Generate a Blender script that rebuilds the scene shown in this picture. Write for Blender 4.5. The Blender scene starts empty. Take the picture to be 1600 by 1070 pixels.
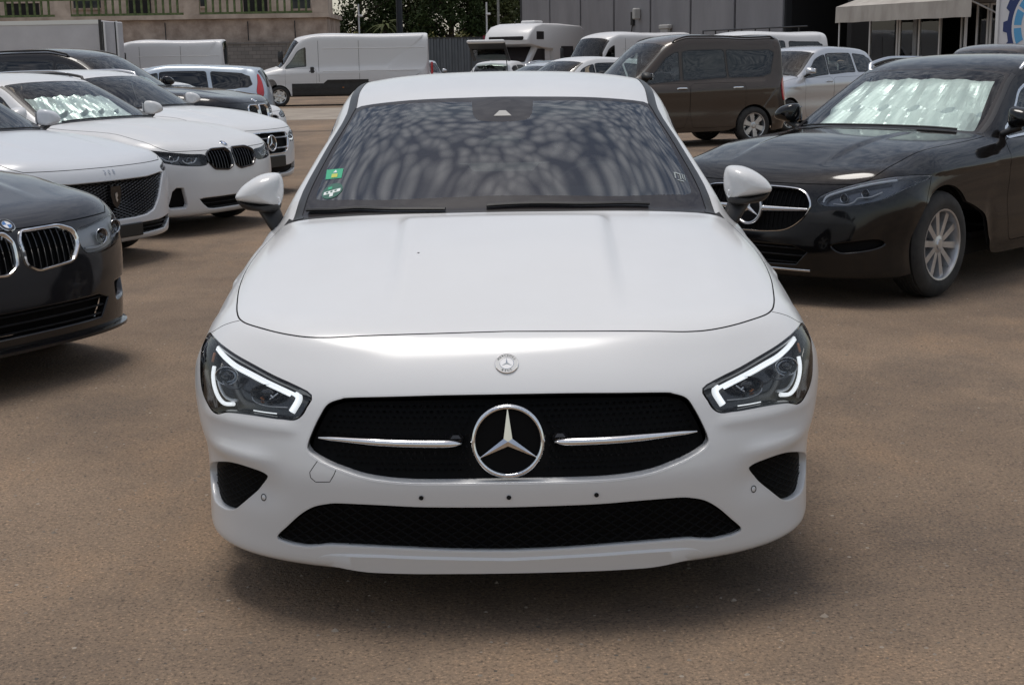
import bpy, math, random
import numpy as np
from mathutils import Vector, Matrix
from mathutils.bvhtree import BVHTree
from mathutils.geometry import delaunay_2d_cdt
random.seed(7)
rng = np.random.default_rng(7)
R = math.radians
scene = bpy.context.scene
COL = scene.collection

# ------------------------------------------------------------------ camera
CAM_LOC = Vector((0.0, -3.45, 1.5))
CAM_PITCH, CAM_YAW, CAM_ROLL = R(11.57), R(0.24), R(0.9)
cam_data = bpy.data.cameras.new('camera')
cam_data.sensor_width = 36.0
cam_data.lens = 48.375
cam_data.clip_end = 3000
cam = bpy.data.objects.new('camera', cam_data)
COL.objects.link(cam)
_f = Vector((math.sin(CAM_YAW)*math.cos(CAM_PITCH), math.cos(CAM_YAW)*math.cos(CAM_PITCH), -math.sin(CAM_PITCH)))
_r0 = _f.cross(Vector((0, 0, 1))).normalized()
_u0 = _r0.cross(_f)
_r = _r0*math.cos(CAM_ROLL) - _u0*math.sin(CAM_ROLL)
_u = _r0*math.sin(CAM_ROLL) + _u0*math.cos(CAM_ROLL)
_m = Matrix((_r, _u, -_f)).transposed().to_4x4()
_m.translation = CAM_LOC
cam.matrix_world = _m
scene.camera = cam

# ------------------------------------------------------------------ sky and sun
SUN_EL, SUN_AZ = R(80), R(-40)      # azimuth from +Y (away from the camera) towards -X
world = bpy.data.worlds.new('World')
scene.world = world
world.use_nodes = True
wn = world.node_tree.nodes; wl = world.node_tree.links
wn.clear()
def wnode(t, **k):
    n = wn.new(t)
    for a, b in k.items(): setattr(n, a, b)
    return n
w_out = wnode('ShaderNodeOutputWorld'); w_bg = wnode('ShaderNodeBackground')
w_bg.inputs['Strength'].default_value = 0.115
sky = wnode('ShaderNodeTexSky', sky_type='NISHITA', sun_disc=False)
sky.sun_elevation = SUN_EL; sky.sun_rotation = SUN_AZ
sky.air_density = 1.2; sky.dust_density = 2.0
tc = wnode('ShaderNodeTexCoord')
sep = wnode('ShaderNodeSeparateXYZ'); wl.new(tc.outputs['Generated'], sep.inputs[0])
zmax = wnode('ShaderNodeMath', operation='MAXIMUM'); wl.new(sep.outputs['Z'], zmax.inputs[0]); zmax.inputs[1].default_value = 0.0
zadd = wnode('ShaderNodeMath', operation='ADD'); wl.new(zmax.outputs[0], zadd.inputs[0]); zadd.inputs[1].default_value = 0.12
dx = wnode('ShaderNodeMath', operation='DIVIDE'); wl.new(sep.outputs['X'], dx.inputs[0]); wl.new(zadd.outputs[0], dx.inputs[1])
dy = wnode('ShaderNodeMath', operation='DIVIDE'); wl.new(sep.outputs['Y'], dy.inputs[0]); wl.new(zadd.outputs[0], dy.inputs[1])
comb = wnode('ShaderNodeCombineXYZ'); wl.new(dx.outputs[0], comb.inputs[0]); wl.new(dy.outputs[0], comb.inputs[1])
# altocumulus field: soft cells broken up by noise
warp = wnode('ShaderNodeTexNoise'); warp.inputs['Scale'].default_value = 7.0; warp.inputs['Detail'].default_value = 5
wl.new(comb.outputs[0], warp.inputs['Vector'])
wmix = wnode('ShaderNodeMixRGB', blend_type='ADD'); wmix.inputs['Fac'].default_value = 0.07
wl.new(comb.outputs[0], wmix.inputs['Color1']); wl.new(warp.outputs['Color'], wmix.inputs['Color2'])
vor = wnode('ShaderNodeTexVoronoi', feature='SMOOTH_F1'); vor.inputs['Scale'].default_value = 34.0
vor.inputs['Smoothness'].default_value = 0.3
wl.new(wmix.outputs[0], vor.inputs['Vector'])
big = wnode('ShaderNodeTexNoise'); big.inputs['Scale'].default_value = 1.6; big.inputs['Detail'].default_value = 5; big.inputs['Roughness'].default_value = 0.6
wl.new(comb.outputs[0], big.inputs['Vector'])
cl_a = wnode('ShaderNodeMath', operation='MULTIPLY_ADD'); wl.new(vor.outputs['Distance'], cl_a.inputs[0]); cl_a.inputs[1].default_value = -1.15
bigr = wnode('ShaderNodeMapRange'); bigr.inputs['From Min'].default_value = .3; bigr.inputs['From Max'].default_value = .7; bigr.inputs['To Min'].default_value = .80; bigr.inputs['To Max'].default_value = 1.15
wl.new(big.outputs['Fac'], bigr.inputs['Value']); wl.new(bigr.outputs[0], cl_a.inputs[2])
ramp = wnode('ShaderNodeValToRGB'); wl.new(cl_a.outputs[0], ramp.inputs['Fac'])
ramp.color_ramp.elements[0].position = 0.08; ramp.color_ramp.elements[0].color = (0.0, 0.0, 0.0, 1)
ramp.color_ramp.elements[1].position = 0.78; ramp.color_ramp.elements[1].color = (1, 1, 1, 1)
gapcol = wnode('ShaderNodeMixRGB', blend_type='MULTIPLY'); gapcol.inputs['Fac'].default_value = 1.0
gapcol.inputs['Color2'].default_value = (.74, .70, .66, 1); wl.new(sky.outputs[0], gapcol.inputs['Color1'])
litcol = wnode('ShaderNodeMixRGB', blend_type='ADD'); litcol.inputs['Fac'].default_value = 1.0
litcol.inputs['Color2'].default_value = (4.7, 4.6, 4.4, 1); wl.new(gapcol.outputs[0], litcol.inputs['Color1'])
cloudcol = wnode('ShaderNodeMixRGB', blend_type='MIX')
wl.new(gapcol.outputs[0], cloudcol.inputs['Color1']); wl.new(litcol.outputs[0], cloudcol.inputs['Color2'])
# towards the horizon the field merges into an even white haze
hz = wnode('ShaderNodeMapRange'); hz.inputs['From Min'].default_value = 0.05; hz.inputs['From Max'].default_value = 0.35
hz.inputs['To Min'].default_value = 1.0; hz.inputs['To Max'].default_value = 0.0; wl.new(sep.outputs['Z'], hz.inputs['Value'])
hmix = wnode('ShaderNodeMixRGB'); hmix.inputs['Color2'].default_value = (.55, .55, .55, 1)
wl.new(hz.outputs[0], hmix.inputs['Fac']); wl.new(ramp.outputs['Color'], hmix.inputs['Color1'])
wl.new(hmix.outputs[0], cloudcol.inputs['Fac'])
wl.new(cloudcol.outputs[0], w_bg.inputs['Color'])
wl.new(w_bg.outputs[0], w_out.inputs['Surface'])

sun_data = bpy.data.lights.new('sun', 'SUN')
sun_data.energy = 2.0
sun_data.angle = R(24)
sun_data.color = (1.0, 0.965, 0.915)
sun = bpy.data.objects.new('sun', sun_data)
COL.objects.link(sun)
_sd = Vector((math.sin(SUN_AZ)*math.cos(SUN_EL), math.cos(SUN_AZ)*math.cos(SUN_EL), math.sin(SUN_EL)))
sun.rotation_euler = _sd.to_track_quat('Z', 'Y').to_euler()
sun.location = _sd*30
scene.view_settings.view_transform = 'Standard'
scene.view_settings.look = 'None'
scene.view_settings.exposure = 0.0
scene.view_settings.gamma = 1.0
scene.view_settings.use_curve_mapping = False
try:
    scene.cycles.max_bounces = 8
    scene.cycles.transparent_max_bounces = 16
    scene.cycles.use_denoising = True
except Exception: pass
# ------------------------------------------------------------------ materials
def principled(name, col=(.5, .5, .5), rough=.5, metal=0., coat=0., spec=.5, emit=None, emit_s=0., coat_rough=.03, alpha=None):
    m = bpy.data.materials.new(name); m.use_nodes = True
    b = m.node_tree.nodes['Principled BSDF']
    b.inputs['Base Color'].default_value = (*col, 1)
    b.inputs['Roughness'].default_value = rough
    b.inputs['Metallic'].default_value = metal
    b.inputs['Specular IOR Level'].default_value = spec
    b.inputs['Coat Weight'].default_value = coat
    b.inputs['Coat Roughness'].default_value = coat_rough
    if emit:
        b.inputs['Emission Color'].default_value = (*emit, 1)
        b.inputs['Emission Strength'].default_value = emit_s
    return m

def add_noise_colour(m, c1, c2, scale=3., detail=6., pos=(.35, .65), coords='Object', bump=0., bump_scale=60., rough=None, stretch=None, dist=.01):
    nt = m.node_tree; b = nt.nodes['Principled BSDF']
    t = nt.nodes.new('ShaderNodeTexCoord')
    src = t.outputs[coords]
    if stretch:
        mp = nt.nodes.new('ShaderNodeMapping'); mp.inputs['Scale'].default_value = stretch
        nt.links.new(src, mp.inputs[0]); src = mp.outputs[0]
    n = nt.nodes.new('ShaderNodeTexNoise'); n.inputs['Scale'].default_value = scale; n.inputs['Detail'].default_value = detail
    n.inputs['Roughness'].default_value = .62
    nt.links.new(src, n.inputs['Vector'])
    r = nt.nodes.new('ShaderNodeValToRGB')
    r.color_ramp.elements[0].position = pos[0]; r.color_ramp.elements[0].color = (*c1, 1)
    r.color_ramp.elements[1].position = pos[1]; r.color_ramp.elements[1].color = (*c2, 1)
    nt.links.new(n.outputs['Fac'], r.inputs['Fac']); nt.links.new(r.outputs['Color'], b.inputs['Base Color'])
    if bump:
        n2 = nt.nodes.new('ShaderNodeTexNoise'); n2.inputs['Scale'].default_value = bump_scale; n2.inputs['Detail'].default_value = 4
        nt.links.new(src, n2.inputs['Vector'])
        bp = nt.nodes.new('ShaderNodeBump'); bp.inputs['Strength'].default_value = bump; bp.inputs['Distance'].default_value = dist
        nt.links.new(n2.outputs['Fac'], bp.inputs['Height']); nt.links.new(bp.outputs[0], b.inputs['Normal'])
    return m

def paint(name, col, metal=0., dust=.06, rough=.32, coat=1.0, dustcol=(.42, .36, .3), spec=.3, cr0=.05):
    m = principled(name, col, rough, metal, coat, spec)
    nt = m.node_tree; b = nt.nodes['Principled BSDF']
    t = nt.nodes.new('ShaderNodeTexCoord')
    n = nt.nodes.new('ShaderNodeTexNoise'); n.inputs['Scale'].default_value = 2.6; n.inputs['Detail'].default_value = 7; n.inputs['Roughness'].default_value = .7
    nt.links.new(t.outputs['Object'], n.inputs['Vector'])
    # fine settled dust lies thicker on surfaces that face up
    g = nt.nodes.new('ShaderNodeNewGeometry'); s = nt.nodes.new('ShaderNodeSeparateXYZ'); nt.links.new(g.outputs['Normal'], s.inputs[0])
    up = nt.nodes.new('ShaderNodeMath'); up.operation = 'MAXIMUM'; up.inputs[1].default_value = .25; nt.links.new(s.outputs['Z'], up.inputs[0])
    mr = nt.nodes.new('ShaderNodeMapRange'); mr.inputs['From Min'].default_value = .3; mr.inputs['From Max'].default_value = .75
    mr.inputs['To Min'].default_value = dust*.25; mr.inputs['To Max'].default_value = dust
    nt.links.new(n.outputs['Fac'], mr.inputs['Value'])
    mu = nt.nodes.new('ShaderNodeMath'); mu.operation = 'MULTIPLY'; nt.links.new(up.outputs[0], mu.inputs[0]); nt.links.new(mr.outputs[0], mu.inputs[1])
    mx = nt.nodes.new('ShaderNodeMixRGB'); mx.inputs['Color1'].default_value = (*col, 1); mx.inputs['Color2'].default_value = (*dustcol, 1)
    nt.links.new(mu.outputs[0], mx.inputs['Fac']); nt.links.new(mx.outputs[0], b.inputs['Base Color'])
    cr = nt.nodes.new('ShaderNodeMapRange'); cr.inputs['To Min'].default_value = cr0+dust*.25; cr.inputs['To Max'].default_value = cr0+dust*1.2
    nt.links.new(n.outputs['Fac'], cr.inputs['Value']); nt.links.new(cr.outputs[0], b.inputs['Coat Roughness'])
    return m

def glass(name, tint=(.72, .78, .76), ior=1.75, rough=0.0, refl=1.0):
    m = bpy.data.materials.new(name); m.use_nodes = True
    nt = m.node_tree; nt.nodes.clear()
    o = nt.nodes.new('ShaderNodeOutputMaterial'); mx = nt.nodes.new('ShaderNodeMixShader')
    tr = nt.nodes.new('ShaderNodeBsdfTransparent'); tr.inputs['Color'].default_value = (*tint, 1)
    gl = nt.nodes.new('ShaderNodeBsdfGlossy'); gl.inputs['Roughness'].default_value = rough; gl.inputs['Color'].default_value = (refl, refl, refl, 1)
    fr = nt.nodes.new('ShaderNodeFresnel'); fr.inputs['IOR'].default_value = ior
    nt.links.new(fr.outputs[0], mx.inputs[0]); nt.links.new(tr.outputs[0], mx.inputs[1]); nt.links.new(gl.outputs[0], mx.inputs[2])
    nt.links.new(mx.outputs[0], o.inputs['Surface'])
    return m

M = {}
M['white'] = paint('white_paint', (.665, .67, .675), dust=.10, spec=.12, coat=.75, cr0=.075)
M['white2'] = paint('white_paint_dusty', (.64, .645, .65), dust=.16, coat=.6, cr0=.12)
M['pearl'] = paint('pearl_white_paint', (.60, .62, .65), dust=.12, coat=.6, cr0=.1)
M['black'] = paint('black_paint', (.0035, .0035, .004), dust=.035, rough=.4, dustcol=(.25, .21, .18), spec=.0)
M['gunmetal'] = paint('dark_grey_paint', (.012, .012, .0145), metal=.3, dust=.05, rough=.4, dustcol=(.25, .22, .2), spec=.05)
M['brown'] = paint('brown_metallic_paint', (.052, .038, .029), metal=.3, dust=.07, rough=.45, spec=.1)
M['silver'] = paint('silver_paint', (.55, .56, .58), metal=.7, dust=.12, rough=.36)
M['iceblue'] = paint('ice_blue_paint', (.42, .48, .54), metal=.6, dust=.12, rough=.36)
M['darkblue'] = paint('dark_paint', (.006, .0065, .009), dust=.04, rough=.4, spec=.02)
M['vanwhite'] = paint('van_white_paint', (.64, .64, .645), dust=.2, rough=.42, coat=.4)
M['blackplastic'] = add_noise_colour(principled('black_plastic', (.012, .012, .013), .5), (.010, .010, .011), (.02, .019, .019), 8)
M['gloss_black'] = principled('gloss_black', (.006, .006, .007), .12, 0, .6)
M['grille_black'] = principled('grille_black', (.003, .003, .0034), .65, spec=.12)
M['mesh_black'] = principled('mesh_black', (.0035, .0035, .004), .65, spec=.12)
M['trim_black'] = principled('trim_black', (.018, .018, .019), .38)
M['rubber'] = add_noise_colour(principled('tyre_rubber', (.018, .018, .018), .8), (.013, .013, .013), (.04, .037, .034), 7)
M['chrome'] = principled('chrome', (.78, .79, .8), .07, 1.0)
M['satin'] = principled('satin_silver', (.62, .63, .65), .28, 1.0)
M['alloy'] = add_noise_colour(principled('alloy', (.52, .53, .55), .34, .85), (.42, .42, .43), (.58, .59, .6), 9)
M['seam'] = principled('seam_shadow_rubber', (.006, .006, .006), .9)
M['interior'] = add_noise_colour(principled('cabin_trim', (.02, .02, .022), .75), (.014, .014, .016), (.028, .028, .03), 14)
M['seat'] = add_noise_colour(principled('seat_fabric', (.03, .03, .032), .8), (.022, .022, .024), (.042, .042, .045), 30)
M['headliner'] = principled('headliner', (.42, .41, .39), .9)
M['glass'] = glass('window_glass', (.72, .80, .77), 1.7)
M['screen'] = glass('windscreen_glass', (.78, .86, .83), 2.1)
M['screen2'] = glass('clear_windscreen_glass', (.80, .88, .86), 1.5)
M['privacy'] = glass('privacy_glass', (.045, .045, .05), 1.7)
M['lens'] = glass('clear_lens', (.95, .96, .97), 1.42)
M['frit'] = principled('black_frit', (.014, .011, .012), .45, 0, .35, spec=.2)
M['led'] = principled('led_light_guide', (.9, .93, .95), .18, 0, .4, emit=(.93, .97, 1.0), emit_s=.75)
M['guide'] = principled('clear_light_guide', (.8, .83, .86), .15, .2, .6)
M['reflector'] = principled('lamp_reflector', (.55, .57, .6), .16, 1.0)
M['lamp_silver'] = principled('lamp_silver', (.62, .64, .66), .32, .25)
M['lamp_grey'] = principled('lamp_grey', (.13, .14, .16), .25, .5)
M['lamp_dark'] = principled('lamp_housing', (.012, .012, .014), .22, 0, .5)
M['amber'] = principled('amber_reflector', (.35, .12, .03), .3)
M['red_lens'] = principled('red_lamp_lens', (.42, .015, .02), .12, 0, .8)
M['green_sticker'] = principled('green_sticker', (.03, .36, .19), .5)
M['dkgreen_sticker'] = principled('dark_green_sticker', (.015, .10, .07), .5)
M['yellow_print'] = principled('yellow_print', (.5, .52, .08), .5)
M['white_print'] = principled('white_print', (.7, .74, .72), .5)
M['pale_print'] = principled('pale_print', (.28, .31, .31), .5)
M['blue_enamel'] = principled('blue_enamel', (.04, .16, .42), .25, 0, .6)
M['badge_ring'] = principled('badge_ring_grey', (.30, .31, .32), .35, .4)
M['badge_white'] = principled('white_enamel', (.75, .75, .76), .3, 0, .5)
M['foil'] = principled('foil_sunshade', (.80, .83, .82), .3, .25)
M['plate_black'] = principled('plate_black', (.008, .008, .008), .45)

# ------------------------------------------------------------------ mesh helpers
def link(o, parent=None):
    COL.objects.link(o)
    if parent is not None: o.parent = parent
    return o
def empty(name, loc=(0, 0, 0), rz=0., label=None, cat=None, group=None, rx=0., ry=0.):
    o = bpy.data.objects.new(name, None); o.empty_display_size = .2
    o.location = loc; o.rotation_euler = (rx, ry, rz)
    COL.objects.link(o)
    tag(o, label, cat, group)
    return o
def tag(o, label=None, cat=None, group=None, kind=None):
    if label: o['label'] = label
    if cat: o['category'] = cat
    if group: o['group'] = group
    if kind: o['kind'] = kind
    return o
def mesh_obj(name, verts, faces, mat, parent=None, smooth=False, normals=None, mat_idx=None):
    me = bpy.data.meshes.new(name)
    me.from_pydata([tuple(map(float, v)) for v in verts], [], [tuple(map(int, f)) for f in faces])
    mats = mat if isinstance(mat, (list, tuple)) else [mat]
    for m in mats: me.materials.append(m)
    if mat_idx is not None: me.polygons.foreach_set('material_index', mat_idx)
    if smooth: me.polygons.foreach_set('use_smooth', [True]*len(me.polygons))
    me.update()
    if normals is not None: me.normals_split_custom_set_from_vertices([tuple(map(float, n)) for n in normals])
    return link(bpy.data.objects.new(name, me), parent)

class MB:
    """collects simple shapes into one mesh"""
    def __init__(s): s.v = []; s.f = []; s.m = []
    def add(s, v, f, mi=0, mtx=None):
        o = len(s.v)
        if mtx is not None: v = [tuple(mtx @ Vector(p)) for p in v]
        s.v += [tuple(p) for p in v]; s.f += [tuple(i+o for i in q) for q in f]; s.m += [mi]*len(f)
        return s
    def box(s, lo, hi, mi=0, mtx=None, ch=0.):
        x0, y0, z0 = lo; x1, y1, z1 = hi
        if ch <= 0:
            v = [(x0,y0,z0),(x1,y0,z0),(x1,y1,z0),(x0,y1,z0),(x0,y0,z1),(x1,y0,z1),(x1,y1,z1),(x0,y1,z1)]
            f = [(0,3,2,1),(4,5,6,7),(0,1,5,4),(1,2,6,5),(2,3,7,6),(3,0,4,7)]
            return s.add(v, f, mi, mtx)
        c = min(ch, (x1-x0)*.49, (y1-y0)*.49, (z1-z0)*.49)
        def ringp(z, i):
            a0, a1, b0, b1 = x0+i, x1-i, y0+i, y1-i
            return [(a0+c,b0,z),(a1-c,b0,z),(a1,b0+c,z),(a1,b1-c,z),(a1-c,b1,z),(a0+c,b1,z),(a0,b1-c,z),(a0,b0+c,z)]
        v = ringp(z0, c*.8)+ringp(z0+c, 0)+ringp(z1-c, 0)+ringp(z1, c*.8)
        f = [tuple(reversed(range(8))), tuple(range(24, 32))]
        for k in range(3):
            for i in range(8):
                j = (i+1) % 8
                f.append((k*8+i, k*8+j, (k+1)*8+j, (k+1)*8+i))
        return s.add(v, f, mi, mtx)
    def prism(s, poly, axis, a, b, mi=0, mtx=None):
        """polygon in the other two axes, extruded along axis from a to b"""
        n = len(poly)
        def P(p, t):
            if axis == 0: return (t, p[0], p[1])
            if axis == 1: return (p[0], t, p[1])
            return (p[0], p[1], t)
        v = [P(p, a) for p in poly]+[P(p, b) for p in poly]
        f = [tuple(range(n)), tuple(reversed(range(n, 2*n)))]
        for i in range(n):
            j = (i+1) % n
            f.append((i, n+i, n+j, j))
        return s.add(v, f, mi, mtx)
    def tube(s, pts, rad, n=10, mi=0, caps=True, flat=None, up=None, mtx=None):
        """tube along points; rad number or list; flat=(a,b) scales the section along side/up"""
        pts = [Vector(p) for p in pts]; m = len(pts)
        if not hasattr(rad, '__len__'): rad = [rad]*m
        v = []; prev = None
        for i, p in enumerate(pts):
            t = (pts[min(i+1, m-1)]-pts[max(i-1, 0)]).normalized()
            ref = Vector(up) if up else (prev if prev else (Vector((0,0,1)) if abs(t.z) < .9 else Vector((1,0,0))))
            side = t.cross(ref)
            if side.length < 1e-6: side = t.cross(Vector((1,0,0)))
            side.normalize(); u_ = side.cross(t).normalized(); prev = u_
            fa, fb = flat if flat else (1, 1)
            for k in range(n):
                a = 2*math.pi*k/n
                v.append(tuple(p+side*math.cos(a)*rad[i]*fa+u_*math.sin(a)*rad[i]*fb))
        f = []
        for i in range(m-1):
            for k in range(n):
                k2 = (k+1) % n
                f.append((i*n+k, i*n+k2, (i+1)*n+k2, (i+1)*n+k))
        if caps: f.append(tuple(reversed(range(n)))); f.append(tuple(range((m-1)*n, m*n)))
        return s.add(v, f, mi, mtx)
    def lathe(s, prof, n=32, mi=0, mtx=None, closed=False):
        """profile (r, h) turned about local Z"""
        v = []; f = []; m = len(prof)
        for r, h in prof:
            for k in range(n):
                a = 2*math.pi*k/n
                v.append((r*math.cos(a), r*math.sin(a), h))
        for i in range(m-1 if not closed else m):
            i2 = (i+1) % m
            for k in range(n):
                k2 = (k+1) % n
                f.append((i*n+k, i*n+k2, i2*n+k2, i2*n+k))
        return s.add(v, f, mi, mtx)
    def build(s, name, mat, parent=None, smooth=False, angle=None):
        o = mesh_obj(name, s.v, s.f, mat, parent, smooth, mat_idx=s.m)
        if angle is not None:
            o.data.polygons.foreach_set('use_smooth', [True]*len(o.data.polygons))
            o.data.set_sharp_from_angle(angle=angle)
        return o

# ------------------------------------------------------------------ shells: smooth bodies cut into panels
def pchip(x, y, q):
    """shape preserving cubic; x (n,), y (n,k), q (m,)"""
    x = np.asarray(x, float); y = np.asarray(y, float); q = np.asarray(q, float)
    h = np.diff(x); d = np.diff(y, axis=0)/h[:, None]
    n = len(x); t = np.zeros_like(y)
    if n == 2: t[:] = d[0]
    else:
        w1 = 2*h[1:]+h[:-1]; w2 = h[1:]+2*h[:-1]
        with np.errstate(divide='ignore', invalid='ignore'):
            hm = (w1+w2)[:, None]/(w1[:, None]/d[:-1]+w2[:, None]/d[1:])
        t[1:-1] = np.where(d[:-1]*d[1:] > 0, hm, 0)
        t[1:-1] = np.nan_to_num(t[1:-1])
        t[0] = d[0]; t[-1] = d[-1]
    i = np.clip(np.searchsorted(x, q, side='right')-1, 0, n-2)
    s = ((q-x[i])/h[i])[:, None]; hh = h[i][:, None]
    return ((1+2*s)*(1-s)**2)*y[i]+s*(1-s)**2*hh*t[i]+s*s*(3-2*s)*y[i+1]+s*s*(s-1)*hh*t[i+1]

NC = 11
def ring(pts):
    """sparse {column: (x,y,z)} -> full ring"""
    k = sorted(pts); return pchip(k, [pts[i] for i in k], np.arange(NC))
def nose(yc, zc, W, yend, zend, n=2.7, zmid=None):
    """a transverse curve round the nose: super-ellipse in plan"""
    th = np.linspace(0, math.pi/2, NC)
    x = W*np.sin(th)**(2/n); y = yc+(yend-yc)*(1-np.cos(th)**(2/n))
    t = np.linspace(0, 1, NC)
    if zmid is None: z = zc+(zend-zc)*t**1.8
    else: z = pchip([0, .6, 1], [[zc], [zmid], [zend]], t)[:, 0]
    return np.stack([x, y, z], 1)

class Shell:
    def __init__(s, rings, du=.02, dv=None, smooth=3):
        G = np.array([r for r in rings], float); nr = len(G)
        # u knots from mean chord of the centre and side columns
        ch = np.linalg.norm(np.diff(G, axis=0), axis=2).mean(1)
        ku = np.concatenate([[0], np.cumsum(np.maximum(ch, .01))])
        cv = np.linalg.norm(np.diff(G, axis=1), axis=2).mean(0)
        kv = np.concatenate([[0], np.cumsum(np.maximum(cv, .01))])
        dv = dv or du
        def samples(k, d):
            out = []
            for a, b in zip(k[:-1], k[1:]):
                m = max(2, int(math.ceil((b-a)/d)))
                out += list(np.linspace(a, b, m, endpoint=False))
            return np.array(out+[k[-1]])
        su, sv = samples(ku, du), samples(kv, dv)
        A = pchip(ku, G.reshape(nr, -1), su).reshape(len(su), NC, 3)
        # mirrored columns on the far side keep the surface level across the centre line
        kve = np.concatenate([-kv[3:0:-1], kv]); Ae = np.concatenate([A[:, 3:0:-1]*[-1, 1, 1], A], 1)
        B = pchip(kve, Ae.transpose(1, 0, 2).reshape(NC+3, -1), sv).reshape(len(sv), len(su), 3).transpose(1, 0, 2)
        P = B.copy()
        for _ in range(smooth):
            Q = P.copy()
            Q[1:-1] = .25*P[:-2]+.5*P[1:-1]+.25*P[2:]
            P = Q.copy()
            mir = P[:, 1].copy(); mir[:, 0] *= -1
            Q[:, 1:-1] = .25*P[:, :-2]+.5*P[:, 1:-1]+.25*P[:, 2:]
            Q[:, 0] = .25*mir+.5*P[:, 0]+.25*P[:, 1]
            P = Q
        P[:, 0, 0] = 0
        s.P = P; s.nu, s.nv = P.shape[:2]
        s.iu = np.interp(ku, su, np.arange(len(su))); s.iv = np.interp(kv, sv, np.arange(len(sv)))
        s.fair(14.02, 17.0, 4.0); s.fair(10.3, 13.95, 4.7); s.fair(17.05, 20.9, 4.0)
        i0 = int(s.iu[min(22, nr-1)])-2
        for _ in range(10):
            Q = s.P.copy(); Q[i0:-1, 1:-1] = .2*s.P[i0:-1, 1:-1]+.2*(s.P[i0-1:-2, 1:-1]+s.P[i0+1:, 1:-1]+s.P[i0:-1, :-2]+s.P[i0:-1, 2:])
            s.P = Q
        s.finish()
    def fair(s, r0, r1, c1, blend=.10):
        """replace a patch by a low-order polynomial surface so that it reflects cleanly"""
        u0, u1 = [int(round(np.interp(r, np.arange(len(s.iu)), s.iu))) for r in (r0, r1)]
        v1 = int(round(np.interp(c1, np.arange(len(s.iv)), s.iv)))
        Q = s.P[u0:u1+1, :v1+1]
        S, T = np.meshgrid(np.linspace(0, 1, Q.shape[0]), np.linspace(0, 1, Q.shape[1]), indexing='ij')
        even = np.stack([(S**i*T**(2*j)).ravel() for i in range(4) for j in range(3)], 1); odd = even*T.ravel()[:, None]
        F = np.empty_like(Q)
        for k in range(3):
            Bm = odd if k == 0 else even
            c, *_ = np.linalg.lstsq(Bm, Q[..., k].ravel(), rcond=None); F[..., k] = (Bm@c).reshape(S.shape)
        w = np.clip(np.minimum(S, 1-S)/blend, 0, 1)*np.clip((1-T)/blend, 0, 1); w = (w*w*(3-2*w))[..., None]
        s.P[u0:u1+1, :v1+1] = Q*(1-w)+F*w
    def finish(s):
        P = s.P
        du_ = np.gradient(P, axis=0); dv_ = np.gradient(P, axis=1)
        mir = P[:, 1].copy(); mir[:, 0] *= -1
        dv_[:, 0] = (P[:, 1]-mir)/2
        N = np.cross(du_, dv_); L = np.linalg.norm(N, axis=2, keepdims=True)
        N = N/np.maximum(L, 1e-9)
        mid = N[s.nu//2, 0]
        if mid[2] < 0: N = -N; s.flip = True
        else: s.flip = False
        s.N = N
        nu, nv = s.nu, s.nv
        idx = np.arange(nu*nv).reshape(nu, nv)
        a, b, c, d = idx[:-1, :-1].ravel(), idx[1:, :-1].ravel(), idx[1:, 1:].ravel(), idx[:-1, 1:].ravel()
        s.T = np.stack([np.stack([a, b, c], 1), np.stack([a, c, d], 1)], 1).reshape(-1, 3)
        s.V = P.reshape(-1, 3)
        s.bvh = BVHTree.FromPolygons([tuple(v) for v in s.V], [tuple(t) for t in s.T])
        s.UV = np.stack(np.meshgrid(np.arange(nu), np.arange(nv), indexing='ij'), -1).reshape(-1, 2).astype(float)
    def displace(s, fn):
        """fn(P) -> scalar displacement along the normal"""
        s.P = s.P+s.N*fn(s.P)[..., None]; s.P[:, 0, 0] = 0; s.finish()
    def _bary(s, fi, p):
        t = s.T[fi]; a, b, c = s.V[t[0]], s.V[t[1]], s.V[t[2]]
        v0, v1, v2 = b-a, c-a, np.array(p)-a
        d00, d01, d11, d20, d21 = v0@v0, v0@v1, v1@v1, v2@v0, v2@v1
        den = d00*d11-d01*d01
        if abs(den) < 1e-16: return s.UV[t[0]]
        v = (d11*d20-d01*d21)/den; w = (d00*d21-d01*d20)/den
        return s.UV[t[0]]*(1-v-w)+s.UV[t[1]]*v+s.UV[t[2]]*w
    def cast(s, o, d):
        h = s.bvh.ray_cast(Vector(o), Vector(d).normalized())
        if h[0] is None: return None
        return s._bary(h[2], h[0])
    def near(s, p):
        h = s.bvh.find_nearest(Vector(p)); return s._bary(h[2], h[0])
    def front(s, pts): return s._many(pts, lambda p: ((p[0], -20, p[1]), (0, 1, 0)))
    def rear(s, pts): return s._many(pts, lambda p: ((p[0], 30, p[1]), (0, -1, 0)))
    def side(s, pts): return s._many(pts, lambda p: ((9, p[0], p[1]), (-1, 0, 0)))
    def top(s, pts): return s._many(pts, lambda p: ((p[0], p[1], 9), (0, 0, -1)))
    def _many(s, pts, fn):
        out = []
        for p in pts:
            o, d = fn(p)
            r = s.cast(o, d)
            if r is None:
                q = [p[0], 0, 0]
                if d[1] > 0: q = (p[0], .2, p[1])
                elif d[1] < 0: q = (p[0], 4.3, p[1])
                elif d[0] < 0: q = (.9, p[0], p[1])
                else: q = (p[0], p[1], .9)
                r = s.near(q)
            out.append(r)
        return np.array(out)
    def rc(s, pts):
        """(ring, column) floats -> uv"""
        pts = np.asarray(pts, float)
        return np.stack([np.interp(pts[:, 0], np.arange(len(s.iu)), s.iu), np.interp(pts[:, 1], np.arange(len(s.iv)), s.iv)], 1)
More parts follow.
